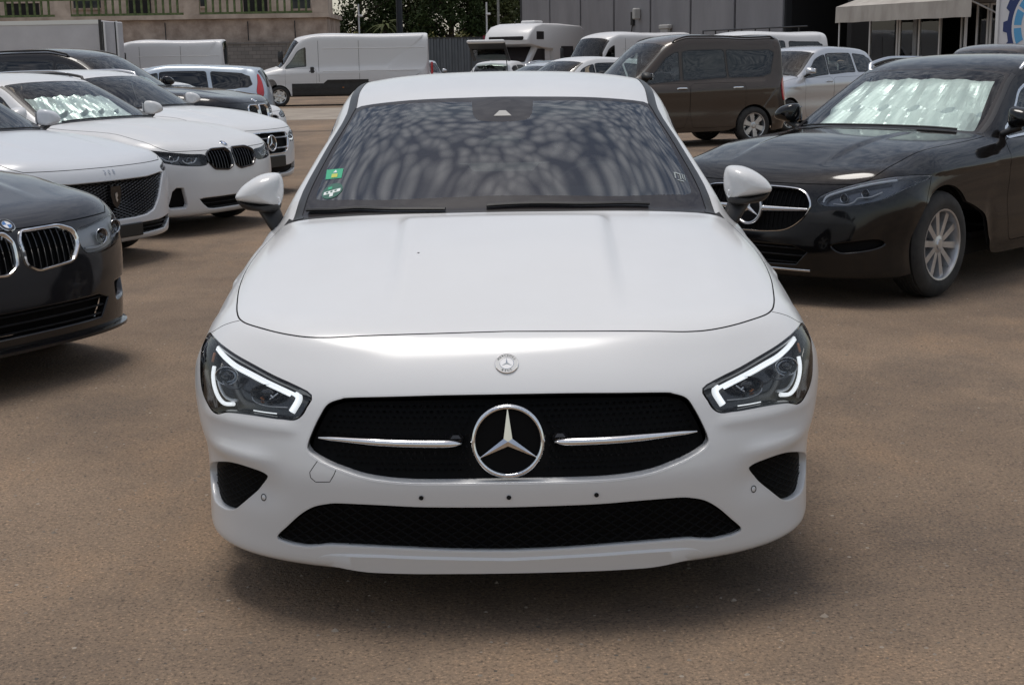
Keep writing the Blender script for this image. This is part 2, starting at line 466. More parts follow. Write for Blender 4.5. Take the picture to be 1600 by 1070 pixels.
    def ev(s, uv, off=0.):
        uv = np.asarray(uv, float).reshape(-1, 2)
        u = np.clip(uv[:, 0], 0, s.nu-1.0001); v = np.clip(uv[:, 1], 0, s.nv-1.0001)
        i = u.astype(int); j = v.astype(int); a = (u-i)[:, None]; b = (v-j)[:, None]
        def bl(F): return F[i, j]*(1-a)*(1-b)+F[i+1, j]*a*(1-b)+F[i, j+1]*(1-a)*b+F[i+1, j+1]*a*b
        p = bl(s.P); n = bl(s.N); n /= np.maximum(np.linalg.norm(n, axis=1, keepdims=True), 1e-9)
        p = p+n*off
        return p, n
    def offset(s, uv, d, closed=True):
        """offset a loop sideways in the surface by d metres (positive = outwards of the loop)"""
        p, n = s.ev(uv)
        if closed: t = np.roll(p, -1, 0)-np.roll(p, 1, 0)
        else: t = np.gradient(p, axis=0)
        t /= np.maximum(np.linalg.norm(t, axis=1, keepdims=True), 1e-9)
        sd = np.cross(n, t)
        if closed:
            a = uv; A = .5*np.sum(a[:, 0]*np.roll(a[:, 1], -1)-np.roll(a[:, 0], -1)*a[:, 1])
            c = p.mean(0); sgn = np.sign(np.sum((p-c)*sd)) or 1
            sd = sd*sgn
        q = p+sd*d
        return np.array([s.near(x) for x in q]), sd

def smooth_loop(pts, step=.25, closed=True, k=8, corner=None):
    """Catmull-Rom through traced points"""
    p = np.asarray(pts, float); n = len(p); out = []
    rngi = range(n) if closed else range(n-1)
    for i in rngi:
        p0, p1, p2, p3 = (p[(i-1) % n], p[i], p[(i+1) % n], p[(i+2) % n]) if closed else (p[max(i-1, 0)], p[i], p[i+1], p[min(i+2, n-1)])
        for t in np.linspace(0, 1, k, endpoint=False):
            out.append(.5*((2*p1)+(-p0+p2)*t+(2*p0-5*p1+4*p2-p3)*t*t+(-p0+3*p1-3*p2+p3)*t**3))
    if not closed: out.append(p[-1])
    return np.array(out)
def poly_loop(pts, k=6, closed=True):
    """straight segments, subdivided"""
    p = np.asarray(pts, float); out = []
    n = len(p)
    for i in range(n if closed else n-1):
        for t in np.linspace(0, 1, k, endpoint=False): out.append(p[i]*(1-t)+p[(i+1) % n]*t)
    if not closed: out.append(p[-1])
    return np.array(out)
def round_poly(pts, r=.3, k=4, sub=5):
    """polygon with rounded corners (r as fraction of the shorter adjoining side), sides subdivided"""
    p = np.asarray(pts, float); n = len(p); out = []
    for i in range(n):
        a, b, c = p[i-1], p[i], p[(i+1) % n]
        la, lc = np.linalg.norm(a-b), np.linalg.norm(c-b)
        rr = r[i] if hasattr(r, '__len__') else r
        m = min(la, lc)*rr
        s0 = b+(a-b)/la*m; s1 = b+(c-b)/lc*m
        for t in np.linspace(0, 1, k+1): out.append((1-t)**2*s0+2*t*(1-t)*b+t*t*s1)
        d = p[(i+1) % n]
        e = np.linalg.norm(p[(i+2) % n]-d); lc2 = np.linalg.norm(d-b)
        rn = r[(i+1) % n] if hasattr(r, '__len__') else r
        s2 = d+(b-d)/lc2*min(lc2, e)*rn
        for t in np.linspace(0, 1, sub+1)[1:-1]: out.append(s1*(1-t)+s2*t)
    return np.array(out)

def inside(poly, q):
    x, y = q[:, 0], q[:, 1]; r = np.zeros(len(q), bool)
    px, py = poly[:, 0], poly[:, 1]; n = len(poly); j = n-1
    for i in range(n):
        c = (py[i] > y) != (py[j] > y)
        if c.any():
            xi = (px[j]-px[i])*(y-py[i])/(py[j]-py[i]+1e-15)+px[i]
            r ^= c & (x < xi)
        j = i
    return r

def panelize(sh, regions, step=1, cuts=(), kill=()):
    """regions: ordered [(name, uv polygon)]; returns {name: (uv verts, tris)} with 'body' for the rest"""
    gu = np.arange(0, sh.nu, step); gv = np.arange(0, sh.nv, step)
    if gu[-1] != sh.nu-1: gu = np.append(gu, sh.nu-1)
    if gv[-1] != sh.nv-1: gv = np.append(gv, sh.nv-1)
    pts = [tuple(p) for p in np.stack(np.meshgrid(gu, gv, indexing='ij'), -1).reshape(-1, 2).astype(float)]
    keep = np.ones(len(pts), bool); arr = np.array(pts)
    edges = []; extra = []
    base = 0
    for name, poly in regions:
        pl = np.array(poly, float); pl[:, 1] = np.where(np.abs(pl[:, 1]) < .02, 0, pl[:, 1])
        o = len(extra); extra += [tuple(p) for p in pl]
        edges += [(o+i, o+(i+1) % len(pl)) for i in range(len(pl))]
        # drop grid points that crowd the outline
        for p in pl:
            i0, j0 = int(round(p[0])), int(round(p[1]))
            near = (np.abs(arr[:, 0]-p[0]) < .35) & (np.abs(arr[:, 1]-p[1]) < .35)
            near &= (arr[:, 0] > 0) & (arr[:, 0] < sh.nu-1) & (arr[:, 1] > 0) & (arr[:, 1] < sh.nv-1)
            keep &= ~near
    for pl in cuts:
        pl = np.asarray(pl, float); o = len(extra); extra += [tuple(p) for p in pl]; edges += [(o+i, o+i+1) for i in range(len(pl)-1)]
        for p in pl:
            nr_ = (np.abs(arr[:, 0]-p[0]) < .35) & (np.abs(arr[:, 1]-p[1]) < .35) & (arr[:, 0] > 0) & (arr[:, 0] < sh.nu-1) & (arr[:, 1] > 0) & (arr[:, 1] < sh.nv-1)
            keep &= ~nr_
    gpts = arr[keep]
    corners = [(0, 0), (sh.nu-1, 0), (sh.nu-1, sh.nv-1), (0, sh.nv-1)]
    ne = len(extra)
    allp = extra+corners+[tuple(p) for p in gpts]
    edges += [(ne, ne+1), (ne+1, ne+2), (ne+2, ne+3), (ne+3, ne)]
    vo, eo, fo, *_ = delaunay_2d_cdt([Vector(p) for p in allp], edges, [], 0, 1e-4)
    uv = np.array([tuple(p) for p in vo]); tr = np.array([tuple(f) for f in fo if len(f) == 3])
    c = uv[tr].mean(1)
    e1 = uv[tr[:, 1]]-uv[tr[:, 0]]; e2 = uv[tr[:, 2]]-uv[tr[:, 0]]
    ar = np.abs(e1[:, 0]*e2[:, 1]-e1[:, 1]*e2[:, 0])
    ok = (c[:, 1] > 0) & (c[:, 1] < sh.nv-1) & (c[:, 0] > 0) & (c[:, 0] < sh.nu-1) & (ar > 1e-7)
    if len(kill):
        c3, _ = sh.ev(c)
        for yc, zc, r_, xm in kill:
            ok &= ~((c3[:, 0] > xm) & ((c3[:, 1]-yc)**2+(c3[:, 2]-zc)**2 < r_*r_) | (c3[:, 0] > xm) & (np.abs(c3[:, 1]-yc) < r_*.93) & (c3[:, 2] < zc))
    lab = np.full(len(tr), -1)
    for k, (name, poly) in enumerate(regions):
        m = (lab < 0) & ok
        q = inside(np.asarray(poly, float), c[m])
        ii = np.where(m)[0][q]; lab[ii] = k
    out = {}
    names = [n for n, _ in regions]
    for k in range(-1, len(names)):
        sel = ok & (lab == k)
        if not sel.any(): continue
        nm = 'body' if k < 0 else names[k]
        out.setdefault(nm, []).append(tr[sel])
    return {n: (uv, np.concatenate(t)) for n, t in out.items()}

def shell_mesh(sh, panel, name, mat, parent, side='both', off=0., flipn=False):
    uv, tr = panel
    used, inv = np.unique(tr, return_inverse=True); tr = inv.reshape(-1, 3); uv = uv[used]
    p, n = sh.ev(uv, off)
    p[uv[:, 1] < 1e-3, 0] = 0
    fn = np.cross(p[tr[:, 1]]-p[tr[:, 0]], p[tr[:, 2]]-p[tr[:, 0]])
    fl = np.sum(fn*n[tr].mean(1), 1) < 0
    tr = np.where(fl[:, None], tr[:, ::-1], tr)
    if flipn: n = -n; tr = tr[:, ::-1]
    pm = p*[-1, 1, 1]; nm = n*[-1, 1, 1]; tm = tr[:, ::-1]
    if side == 'both':
        V = np.concatenate([p, pm]); N = np.concatenate([n, nm]); T = np.concatenate([tr, tm+len(p)])
    elif side == 'plus': V, N, T = p, n, tr
    else: V, N, T = pm, nm, tm
    return mesh_obj(name, V, T, mat, parent, True, N)

def rim(sh, loop, prof, dirv, mb=None, sides=('plus', 'minus'), inward=True, closed=True):
    """strip round an opening: prof = [(inset, depth), ...]; returns MB"""
    mb = mb or MB()
    p, n = sh.ev(loop); _, sd = sh.offset(loop, 0, closed)
    d = np.array(dirv, float) if dirv is not None else None
    for sdn in sides:
        sg = 1 if sdn == 'plus' else -1
        rows = []
        for ins, dep in prof:
            q = p-sd*ins+(d*dep if d is not None else -n*dep)
            rows.append(q*[sg, 1, 1])
        v = np.concatenate(rows); k = len(p); f = []
        for a in range(len(prof)-1):
            for i in range(k if closed else k-1):
                j = (i+1) % k
                q = (a*k+i, a*k+j, (a+1)*k+j, (a+1)*k+i)
                f.append(q if sg > 0 else q[::-1])
        mb.add([tuple(x) for x in v], f)
    return mb
def sym_loop(half):
    """closed loop from half outline (x>=0, ordered, first and last on the centre line)"""
    h = np.asarray(half, float); m = h[::-1]*[-1, 1]
    return np.concatenate([h, m[1:-1]])
# ------------------------------------------------------------------ ground
def ground_material():
    m = principled('yard_asphalt', (.2, .17, .14), .92, spec=.25); nt = m.node_tree; b = nt.nodes['Principled BSDF']
    tcn = nt.nodes.new('ShaderNodeTexCoord')
    def noise(sc, det=5, rough=.6, st=None):
        n = nt.nodes.new('ShaderNodeTexNoise'); n.inputs['Scale'].default_value = sc; n.inputs['Detail'].default_value = det; n.inputs['Roughness'].default_value = rough
        src = tcn.outputs['Object']
        if st:
            mp = nt.nodes.new('ShaderNodeMapping'); mp.inputs['Scale'].default_value = st; nt.links.new(src, mp.inputs[0]); src = mp.outputs[0]
        nt.links.new(src, n.inputs['Vector']); return n.outputs['Fac']
    def ramp(src, *st):
        r = nt.nodes.new('ShaderNodeValToRGB'); e = r.color_ramp.elements
        while len(e) < len(st): e.new(.5)
        for k, (p, c) in enumerate(st): e[k].position = p; e[k].color = (*c, 1)
        nt.links.new(src, r.inputs['Fac']); return r.outputs['Color']
    def mix(fac, a, c, mode='MIX'):
        x = nt.nodes.new('ShaderNodeMixRGB'); x.blend_type = mode
        for s, v in ((x.inputs['Fac'], fac), (x.inputs['Color1'], a), (x.inputs['Color2'], c)):
            if isinstance(v, (int, float)): s.default_value = v
            elif isinstance(v, tuple): s.default_value = (*v, 1)
            else: nt.links.new(v, s)
        return x.outputs['Color']
    base = ramp(noise(.33, 6, .65), (.32, (.140, .105, .080)), (.50, (.205, .152, .110)), (.68, (.268, .198, .142)))
    med = ramp(noise(2.3, 7, .7), (.28, (.82, .82, .83)), (.5, (1, 1, 1)), (.74, (1.12, 1.09, 1.05)))
    c = mix(1.0, base, med, 'MULTIPLY')
    # clay dust and darker oily wear, each with its own shape
    dustf = ramp(noise(.8, 8, .72, (1, .55, 1)), (.54, (0, 0, 0)), (.70, (1, 1, 1)))
    c = mix(mixf(nt, dustf, .55), c, (.30, .20, .125))
    oil = ramp(noise(.55, 7, .75), (.34, (1, 1, 1)), (.47, (0, 0, 0)))
    c = mix(mixf(nt, oil, .38), c, (.080, .070, .064))
    trk = ramp(noise(1.5, 6, .7, (1.0, .16, 1)), (.34, (1, 1, 1)), (.50, (0, 0, 0)))
    c = mix(mixf(nt, trk, .28), c, (.095, .080, .070))
    # aggregate
    ag = ramp(noise(95, 3, .75), (.30, (.22, .22, .23)), (.46, (.95, .95, .95)), (.58, (1.08, 1.06, 1.03)), (.72, (2.2, 2.05, 1.85)))
    c = mix(1.0, c, ag, 'MULTIPLY')
    ag2 = ramp(noise(38, 4, .8), (.30, (.52, .52, .53)), (.46, (1, 1, 1)), (.60, (1.03, 1.02, 1.0)), (.74, (1.5, 1.42, 1.3)))
    c = mix(1.0, c, ag2, 'MULTIPLY')
    v = nt.nodes.new('ShaderNodeTexVoronoi'); v.inputs['Scale'].default_value = 26; v.inputs['Randomness'].default_value = 1; nt.links.new(tcn.outputs['Object'], v.inputs['Vector'])
    sp = nt.nodes.new('ShaderNodeSeparateColor'); nt.links.new(v.outputs['Color'], sp.inputs[0])
    d1 = nt.nodes.new('ShaderNodeMath'); d1.operation = 'LESS_THAN'; d1.inputs[1].default_value = .16; nt.links.new(v.outputs['Distance'], d1.inputs[0])
    d2 = nt.nodes.new('ShaderNodeMath'); d2.operation = 'GREATER_THAN'; d2.inputs[1].default_value = .9; nt.links.new(sp.outputs[0], d2.inputs[0])
    d3 = nt.nodes.new('ShaderNodeMath'); d3.operation = 'MULTIPLY'; nt.links.new(d1.outputs[0], d3.inputs[0]); nt.links.new(d2.outputs[0], d3.inputs[1])
    pebc = mix(sp.outputs[1], (.05, .045, .04), (.38, .33, .27))
    c = mix(d3.outputs[0], c, pebc)
    nt.links.new(c, b.inputs['Base Color'])
    bp = nt.nodes.new('ShaderNodeBump'); bp.inputs['Strength'].default_value = 1.0; bp.inputs['Distance'].default_value = .008
    nt.links.new(noise(70, 4, .7), bp.inputs['Height'])
    bp2 = nt.nodes.new('ShaderNodeBump'); bp2.inputs['Strength'].default_value = .2; bp2.inputs['Distance'].default_value = .03
    nt.links.new(noise(3.0, 4, .6), bp2.inputs['Height']); nt.links.new(bp.outputs[0], bp2.inputs['Normal'])
    nt.links.new(bp2.outputs[0], b.inputs['Normal'])
    return m
def mixf(nt, col, k):
    x = nt.nodes.new('ShaderNodeMath'); x.operation = 'MULTIPLY'; x.inputs[1].default_value = k; nt.links.new(col, x.inputs[0]); return x.outputs[0]
M['asphalt'] = ground_material()
def ground_sheet():
    xs = np.concatenate([[-600, -200, -60], np.linspace(-25, 25, 60), [60, 200, 600]]); ys = np.concatenate([[-400, -120, -30], np.linspace(-8, 40, 60), [60, 90, 130, 300, 1200]])
    v = []; f = []
    for y in ys:
        for x in xs:
            # gentle unevenness away from the cars' tyres
            v.append((x, y, 0))
    n = len(xs)
    for j in range(len(ys)-1):
        for i in range(n-1): f.append((j*n+i, j*n+i+1, (j+1)*n+i+1, (j+1)*n+i))
    o = mesh_obj('ground', v, f, M['asphalt'], None); o['kind'] = 'structure'
ground_sheet()
def grit():
    rg = np.random.default_rng(3); v = []; f = []
    for k in range(2600):
        d = rg.uniform(2.2, 16)**1.0; x = rg.uniform(-.45, .45)*d; y = -3.45+d
        s_ = rg.uniform(.002, .0055)*(1+.9*(rg.random() < .06)); a = rg.uniform(0, 6.28)
        o = len(v)
        for j in range(5): v.append((x+s_*1.3*math.cos(a+j*1.257)*rg.uniform(.7, 1.2), y+s_*math.sin(a+j*1.257)*rg.uniform(.7, 1.2), .0))
        v.append((x, y, s_*.9))
        for j in range(5): f.append((o+j, o+(j+1) % 5, o+5))
    gm = add_noise_colour(principled('loose_grit', (.2, .17, .14), .9), (.07, .06, .05), (.36, .30, .24), 4.1)
    o = mesh_obj('grit', v, f, gm); tag(o, 'loose grit and tiny stones strewn over the yard', 'grit', kind='stuff')
grit()
jm = principled('joint_tar', (.03, .028, .027), .8)
m = MB(); m.box((-30, 28.0, -.02), (30, 28.09, .004)); o = m.build('ground_joint', jm); o['kind'] = 'structure'
cm = add_noise_colour(principled('pale_apron_concrete', (.3, .26, .21), .9), (.22, .185, .15), (.33, .28, .225), 1.2)
m = MB(); m.box((-34, 34.5, -.02), (4, 44.5, .004)); o = m.build('pale_apron', cm); o['kind'] = 'structure'

# ------------------------------------------------------------------ backdrop buildings
M['stone'] = add_noise_colour(principled('pink_stone_render', (.3, .25, .21), .95), (.27, .205, .165), (.52, .42, .35), 1.3, 8, bump=.6, bump_scale=5, dist=.05)
M['stone_upper'] = add_noise_colour(principled('weathered_plaster', (.34, .29, .25), .95), (.34, .27, .22), (.56, .47, .39), .9, 8)
M['blockwork'] = None
def block_mat():
    m_ = principled('concrete_blocks', (.3, .28, .26), .95); nt = m_.node_tree; b = nt.nodes['Principled BSDF']
    t = nt.nodes.new('ShaderNodeTexCoord'); mp = nt.nodes.new('ShaderNodeMapping'); mp.inputs['Rotation'].default_value = (R(90), 0, 0); nt.links.new(t.outputs['Object'], mp.inputs[0])
    k = nt.nodes.new('ShaderNodeTexBrick'); k.inputs['Color1'].default_value = (.17, .16, .15, 1); k.inputs['Color2'].default_value = (.23, .21, .195, 1); k.inputs['Mortar'].default_value = (.12, .11, .10, 1)
    k.inputs['Scale'].default_value = 1.0; k.inputs['Brick Width'].default_value = .4; k.inputs['Row Height'].default_value = .2; k.inputs['Mortar Size'].default_value = .012
    nt.links.new(mp.outputs[0], k.inputs['Vector']); nt.links.new(k.outputs['Color'], b.inputs['Base Color']); return m_
M['blockwork'] = block_mat()
M['green_iron'] = add_noise_colour(principled('green_iron', (.07, .10, .04), .7), (.05, .085, .025), (.14, .18, .07), 6)
M['dark_open'] = principled('dark_room', (.012, .011, .011), .9)
M['window_dark'] = principled('old_window_glass', (.03, .035, .04), .15)
def stone_house():
    root = empty('stone_house', (-9.3, 72.0, .15), 0, 'old pinkish stone house with green balcony railing at upper left', 'building')
    W_ = 42
    m = MB(); m.box((-W_, 0, 0), (0, 6, 3.75)); m.build('lower_wall', M['stone'], root)
    m = MB(); m.box((-W_, -.25, 3.752), (.15, 6, 3.98)); m.build('balcony_slab', M['stone_upper'], root)
    m = MB(); m.box((-W_, 2.0, 3.982), (-.4, 6.2, 9.5)); m.build('upper_wall', M['stone_upper'], root)
    rg = random.Random(4)
    m = MB(); m.box((-W_, -.2, 4.80), (.1, -.06, 4.96)); m.build('top_rail', M['green_iron'], root)
    m = MB(); m.box((-W_, -.2, 3.99), (.1, -.06, 4.10)); m.build('bottom_rail', M['green_iron'], root)
    x = -.3; k = 0
    proto = None
    while x > -30:
        if k % 17 == 0:
            m = MB(); m.box((x-.42, -.22, 3.985), (x+.42, .1, 4.80)); m.build('pier', M['stone_upper'], root); x -= .75
        else:
            if proto is None:
                m = MB(); m.box((-.055, -.05, 4.10), (.055, .05, 4.80), 0, None, .012); proto = m.build('baluster', M['green_iron'], root); o_ = proto
            else:
                o_ = proto.copy(); link(o_, root)
            o_.location = (x, -.13, 0)
            x -= .38
        k += 1
    for xc, w, z0, z1, door in ((-1.6, 1.0, 4.3, 6.2, 0), (-4.1, 1.3, 4.0, 6.3, 1), (-7.4, 1.1, 4.5, 6.2, 0), (-10.4, 1.2, 4.0, 6.3, 1), (-13.2, 1.6, 4.5, 4.95, 0), (-16.8, 1.8, 4.0, 4.8, 1), (-19.6, 1.3, 4.0, 6.3, 1), (-23.0, 1.4, 4.6, 6.2, 0), (-26.5, 1.4, 4.6, 6.2, 0)):
        m = MB(); m.box((xc-w/2, 1.93, z0), (xc+w/2, 1.995, z1)); o_ = m.build('balcony_door' if door else 'window', M['dark_open'] if door else M['window_dark'], root)
        m = MB(); m.box((xc-w/2-.1, 1.88, z1+.002), (xc+w/2+.1, 1.99, z1+.12)); m.box((xc-w/2-.1, 1.88, z0-.1), (xc+w/2+.1, 1.985, z0-.002)); m.build('window_trim', M['stone'], o_)
    m = MB(); m.tube([(-12.4, 1.9, 4.0), (-12.4, 1.9, 9)], .1, 8); m.build('downpipe', M['stone'], root)
    for xx in (-4.2, -1.7, -8.6):
        m = MB(); m.tube([(xx, -.1, 2.6), (xx, -.12, 3.6)], .03, 6); m.build('iron_stake', M['trim_black'], root)
stone_house()
m = MB(); m.box((-10.2, 0, 0), (0, .25, 2.55)); m.box((-10.25, -.05, 2.552), (.05, .3, 2.66))
bw = m.build('block_wall', M['blockwork']); bw.location = (-9.4, 71.2, 0); tag(bw, 'grey concrete block wall below the stone house', 'wall')

def rooted(name, p0, p1, label, cat):
    v = Vector((p1[0]-p0[0], p1[1]-p0[1])); return empty(name, (p0[0], p0[1], 0), math.atan2(v.y, v.x), label, cat), v.length
M['panel'] = add_noise_colour(principled('grey_wall_panel', (.22, .215, .225), .7), (.185, .18, .19), (.245, .24, .25), .7, 7, stretch=(1, 1, .25))
M['panel_joint'] = principled('joint_dark', (.03, .03, .032), .7)
def warehouse():
    root, L = rooted('warehouse', (1.1, 72.5), (11.0, 51.5), 'grey panelled warehouse with dark open gateway', 'building')
    H = 8.5; n = 7; w = L/n
    m = MB(); m.box((-.4, .12, 0), (L, .4, H)); m.build('backing_wall', M['panel_joint'], root)
    for k in range(n):
        m = MB(); m.box((k*w+.07, 0, 0), ((k+1)*w-.07, .115, H), 0, None, .02); m.build('wall_panel', M['panel'], root)
    # high vent, lamp, camera, pipes
    t = lambda px: None
    x = 2.62*w; m = MB(); m.box((x-.3, -.03, 4.35), (x+.3, .0, 4.95)); m.build('vent_opening', M['dark_open'], root)
    x = 3.72*w; m = MB(); m.box((x-.12, -.35, 3.25), (x+.12, -.003, 3.75), 0, None, .05); m.build('wall_lamp', M['headliner'], root)
    m = MB(); m.box((x-.62, -.12, 3.0), (x-.42, -.003, 3.6)); m.tube([(x-.52, -.08, 3.0), (x-.75, -.08, 2.2)], .03, 6); m.build('junction_box', M['trim_black'], root)
    x = 4.45*w; m = MB(); m.box((x-.4, -.25, 2.75), (x+.4, -.003, 2.95), 0, None, .04); m.box((x-.3, -.2, 2.5), (x+.3, -.05, 2.748)); m.build('floodlight', M['headliner'], root)
    # gateway
    g = 3.6
    m = MB(); m.box((L, .0, 5.6), (L+g, .4, H)); m.build('lintel', M['panel'], root)
    m = MB(); m.box((L+.02, 9, 0), (L+g-.02, 9.2, 5.6)); m.box((L-.25, .41, 0), (L+.0, 9, 5.6)); m.box((L+g, .2, 0), (L+g+.25, 9, 5.6)); m.box((L-.25, .41, 5.602), (L+g+.25, 9.2, 5.8)); m.build('gateway_interior', M['dark_open'], root)
    m = MB()
    for z in (1.55, 2.05, 2.55): m.tube([(L-3.2, -1.6, z), (L+g, -1.6, z)], .03, 6)
    for x in np.arange(L-3.2, L+g, .9): m.tube([(x, -1.6, 0), (x, -1.6, 2.55)], .03, 6)
    m.build('stair_railing', M['trim_black'], root)
    m = MB(); m.box((L-3.2, -1.6, 1.1), (L+g, -.02, 1.3)); m.build('loading_dock', M['panel'], root)
warehouse()
M['frame_white'] = principled('white_window_frame', (.62, .62, .62), .5)
M['awning'] = add_noise_colour(principled('awning_canvas', (.4, .37, .33), .9), (.33, .30, .27), (.44, .41, .37), 2.5, stretch=(1, 1, .3))
M['blind'] = add_noise_colour(principled('window_blind', (.22, .23, .24), .8), (.18, .19, .2), (.26, .27, .28), 2)
M['office_glass'] = glass('office_glass', (.5, .53, .54), 1.7)
def office():
    root, L = rooted('office', (12.0, 42.55), (14.97, 36.55), 'low office front with beige awning and white framed windows', 'building')
    H = 2.95
    ts = [.0, .21, .34, .49, .61, .70, .78, .92, 1.0]
    m = MB(); m.box((0, 4.0, 0), (L+.6, 4.2, H)); m.box((-.1, .1, 0), (0, 4.2, H)); m.box((L+.602, .1, 0), (L+.7, 4.2, H)); m.build('rear_walls', M['interior'], root)
    m = MB(); m.box((-.2, -.15, H), (L+.7, 4.3, H+1.4)); m.build('fascia', M['panel'], root)
    m = MB(); m.box((0, .02, 0), (.34*L-.12, .14, .9)); m.box((.70*L, .02, 0), (.92*L, .14, .9)); m.build('dado_panel', M['frame_white'], root)
    for k in range(len(ts)-1):
        a, b = ts[k]*L, ts[k+1]*L
        if k in (0, 1, 5, 6, 2, 4):
            door = k in (2, 4)
            z0 = .05 if door else .92
            fr = MB(); e = .06
            mt = Matrix.Translation((a, 0, 0)) @ (Matrix.Rotation(R(-32), 4, 'Z') if k == 4 else Matrix.Identity(4))
            w = b-a-.04
            fr.box((.02, 0, z0), (.02+e, .08, H-.02), 0, mt); fr.box((w-e, 0, z0), (w, .08, H-.02), 0, mt); fr.box((.02+e, .005, H-.02-e), (w-e, .075, H-.02), 0, mt); fr.box((.02+e, .005, z0), (w-e, .075, z0+e), 0, mt)
            o_ = fr.build('door_leaf' if door else 'window', M['frame_white'], root)
            gl = MB(); gl.box((.02+e, .03, z0+e), (w-e, .04, H-.02-e), 0, mt); gl.build('pane', M['office_glass'], o_)
            if not door:
                bl = MB(); bl.box((a+.05, .25, .9), (b-.05, .27, H)); bl.build('blind', M['blind'], o_)
    m = MB(); m.box((.92*L, -.02, 0), (L, .2, H)); m.build('corner_post', M['blind'], root)
    m = MB(); m.box((.33*L-.13, -.02, 0), (.335*L, .12, H)); m.build('corner_post', M['blind'], root)
    m = MB(); m.box((L+.02, .3, 0), (L+.55, .4, H)); m.build('dark_gap', M['dark_open'], root)
    # awning: sloping canvas, valance, arms
    m = MB(); a0, a1 = -.15, .86*L
    m.add([(a0, .0, 3.38), (a1, 0, 3.38), (a1, -1.25, 3.02), (a0, -1.25, 3.02), (a0, 0, 3.34), (a1, 0, 3.34), (a1, -1.25, 2.98), (a0, -1.25, 2.98)], [(0,3,2,1),(4,5,6,7),(0,4,7,3),(1,2,6,5),(0,1,5,4),(3,7,6,2)])
    n = 60
    v = []; f = []
    for i in range(n+1):
        x = a0+(a1-a0)*i/n; dz = .006*math.sin(i*.5)
        v += [(x, -1.255, 2.985), (x, -1.27-.006*math.sin(i*.7), 2.52+dz)]
    for i in range(n): f.append((2*i, 2*i+1, 2*i+3, 2*i+2))
    m.add(v, f); aw = m.build('awning', M['awning'], root)
    for x in (a0+.15, a1-.15):
        m = MB(); m.tube([(x, -1.2, 3.0), (x, -.02, 2.6)], .025, 6); m.build('awning_arm', M['frame_white'], aw)
    m = MB(); m.tube([(-.08, -1.15, 0), (-.08, -1.15, 3.0)], .025, 6); m.build('awning_post', M['frame_white'], aw)
office()
def gauge_sign():
    root, L = rooted('wall_sign', (13.85, 35.6), (15.45, 32.4), 'white wall sign with dark blue gear and dial segments at right edge', 'sign')
    bl = principled('sign_navy', (.012, .03, .13), .5); lb = principled('sign_light_blue', (.08, .32, .58), .5); og = principled('sign_orange', (.45, .10, .04), .5); wh = principled('sign_white', (.6, .6, .62), .5)
    m = MB(); m.box((-.05, 0, .6), (3.4, .08, 5.0)); m.build('board', wh, root)
    m = MB(); m.box((-.16, -.04, .6), (-.052, .1, 5.0)); m.build('board_edge', M['frame_white'], root)
    cx, cz, r1 = 1.52, 2.2, 1.42
    pts = []
    for k in range(14):
        a0 = 2*math.pi*k/14
        for da, rr in ((-.13, r1-.14), (-.09, r1), (.09, r1), (.13, r1-.14)): pts.append((cx+rr*math.cos(a0+da), cz+rr*math.sin(a0+da)))
    m = MB(); m.prism(pts, 1, -.012, -.002); m.build('gear', bl, root)
    disc = lambda r, n=48: [(cx+r*math.cos(a), cz+r*math.sin(a)) for a in np.linspace(0, 2*math.pi, n, endpoint=False)]
    m = MB(); m.prism(disc(1.10), 1, -.018, -.013); m.build('dial_ring', wh, root)
    for k in range(8):
        a0 = R(210)-k*R(30)-R(2); a1 = a0-R(25)
        arc = np.linspace(a0, a1, 7)
        seg = [(cx+1.02*math.cos(a), cz+1.02*math.sin(a)) for a in arc]+[(cx+.76*math.cos(a), cz+.76*math.sin(a)) for a in arc[::-1]]
        m = MB(); m.prism(seg, 1, -.023, -.019); m.build('dial_segment', lb if k < 4 else og, root)
    m = MB(); m.prism([(cx-.04, cz), (cx+.04, cz), (cx-.32, cz+.55)], 1, -.023, -.019); m.build('needle', bl, root)
gauge_sign()
# ------------------------------------------------------------------ metal fence, sign, poles
M['fence'] = add_noise_colour(principled('galvanised_sheet', (.12, .135, .15), .5, .4), (.10, .112, .125), (.15, .165, .18), 1.5, stretch=(1, 1, .3))
def fence():
    root = empty('metal_fence', (-9.4, 74.5, 0), 0, 'grey corrugated metal fence behind the long white van', 'fence')
    H = 2.75; x = 0; k = 0
    proto = None
    for k in range(11):
        m = None
        if proto is None:
            v = []; f = []; n = 24
            for i in range(n+1):
                xx = 1.0*i/n; ph = (xx*3) % 1
                yy = 0 if ph < .4 else (-.06*(ph-.4)/.1 if ph < .5 else (-.06 if ph < .9 else -.06*(1-ph)/.1))
                v += [(xx, yy, 0), (xx, yy, H)]
            for i in range(n): f.append((2*i, 2*i+2, 2*i+3, 2*i+1))
            proto = mesh_obj('fence_sheet', v, f, M['fence'], root); o_ = proto
        else: o_ = proto.copy(); link(o_, root)
        o_.location = (k*1.0, 0, 0)
    m = MB(); m.box((0, -.07, H+.001), (11, .05, H+.06)); m.build('cap_rail', M['trim_black'], root)
fence()
rs = principled('sign_red', (.26, .01, .04), .5)
r_ = empty('fence_sign', (-.72, 74.2, 0), 0, 'small red sign with white marks on the metal fence', 'sign')
m = MB(); m.box((-.29, -.03, 2.02), (.29, 0, 2.42)); m.box((-.29, -.03, 2.46), (.29, 0, 2.86)); m.build('board', rs, r_)
m = MB(); m.box((-.06, -.036, 2.1), (.06, -.031, 2.3)); m.box((-.11, -.036, 2.22), (.11, -.0315, 2.3)); m.box((-.15, -.036, 2.52), (.15, -.031, 2.56)); m.box((-.12, -.036, 2.64), (.12, -.031, 2.74)); m.build('marks', M['white_print'], r_)
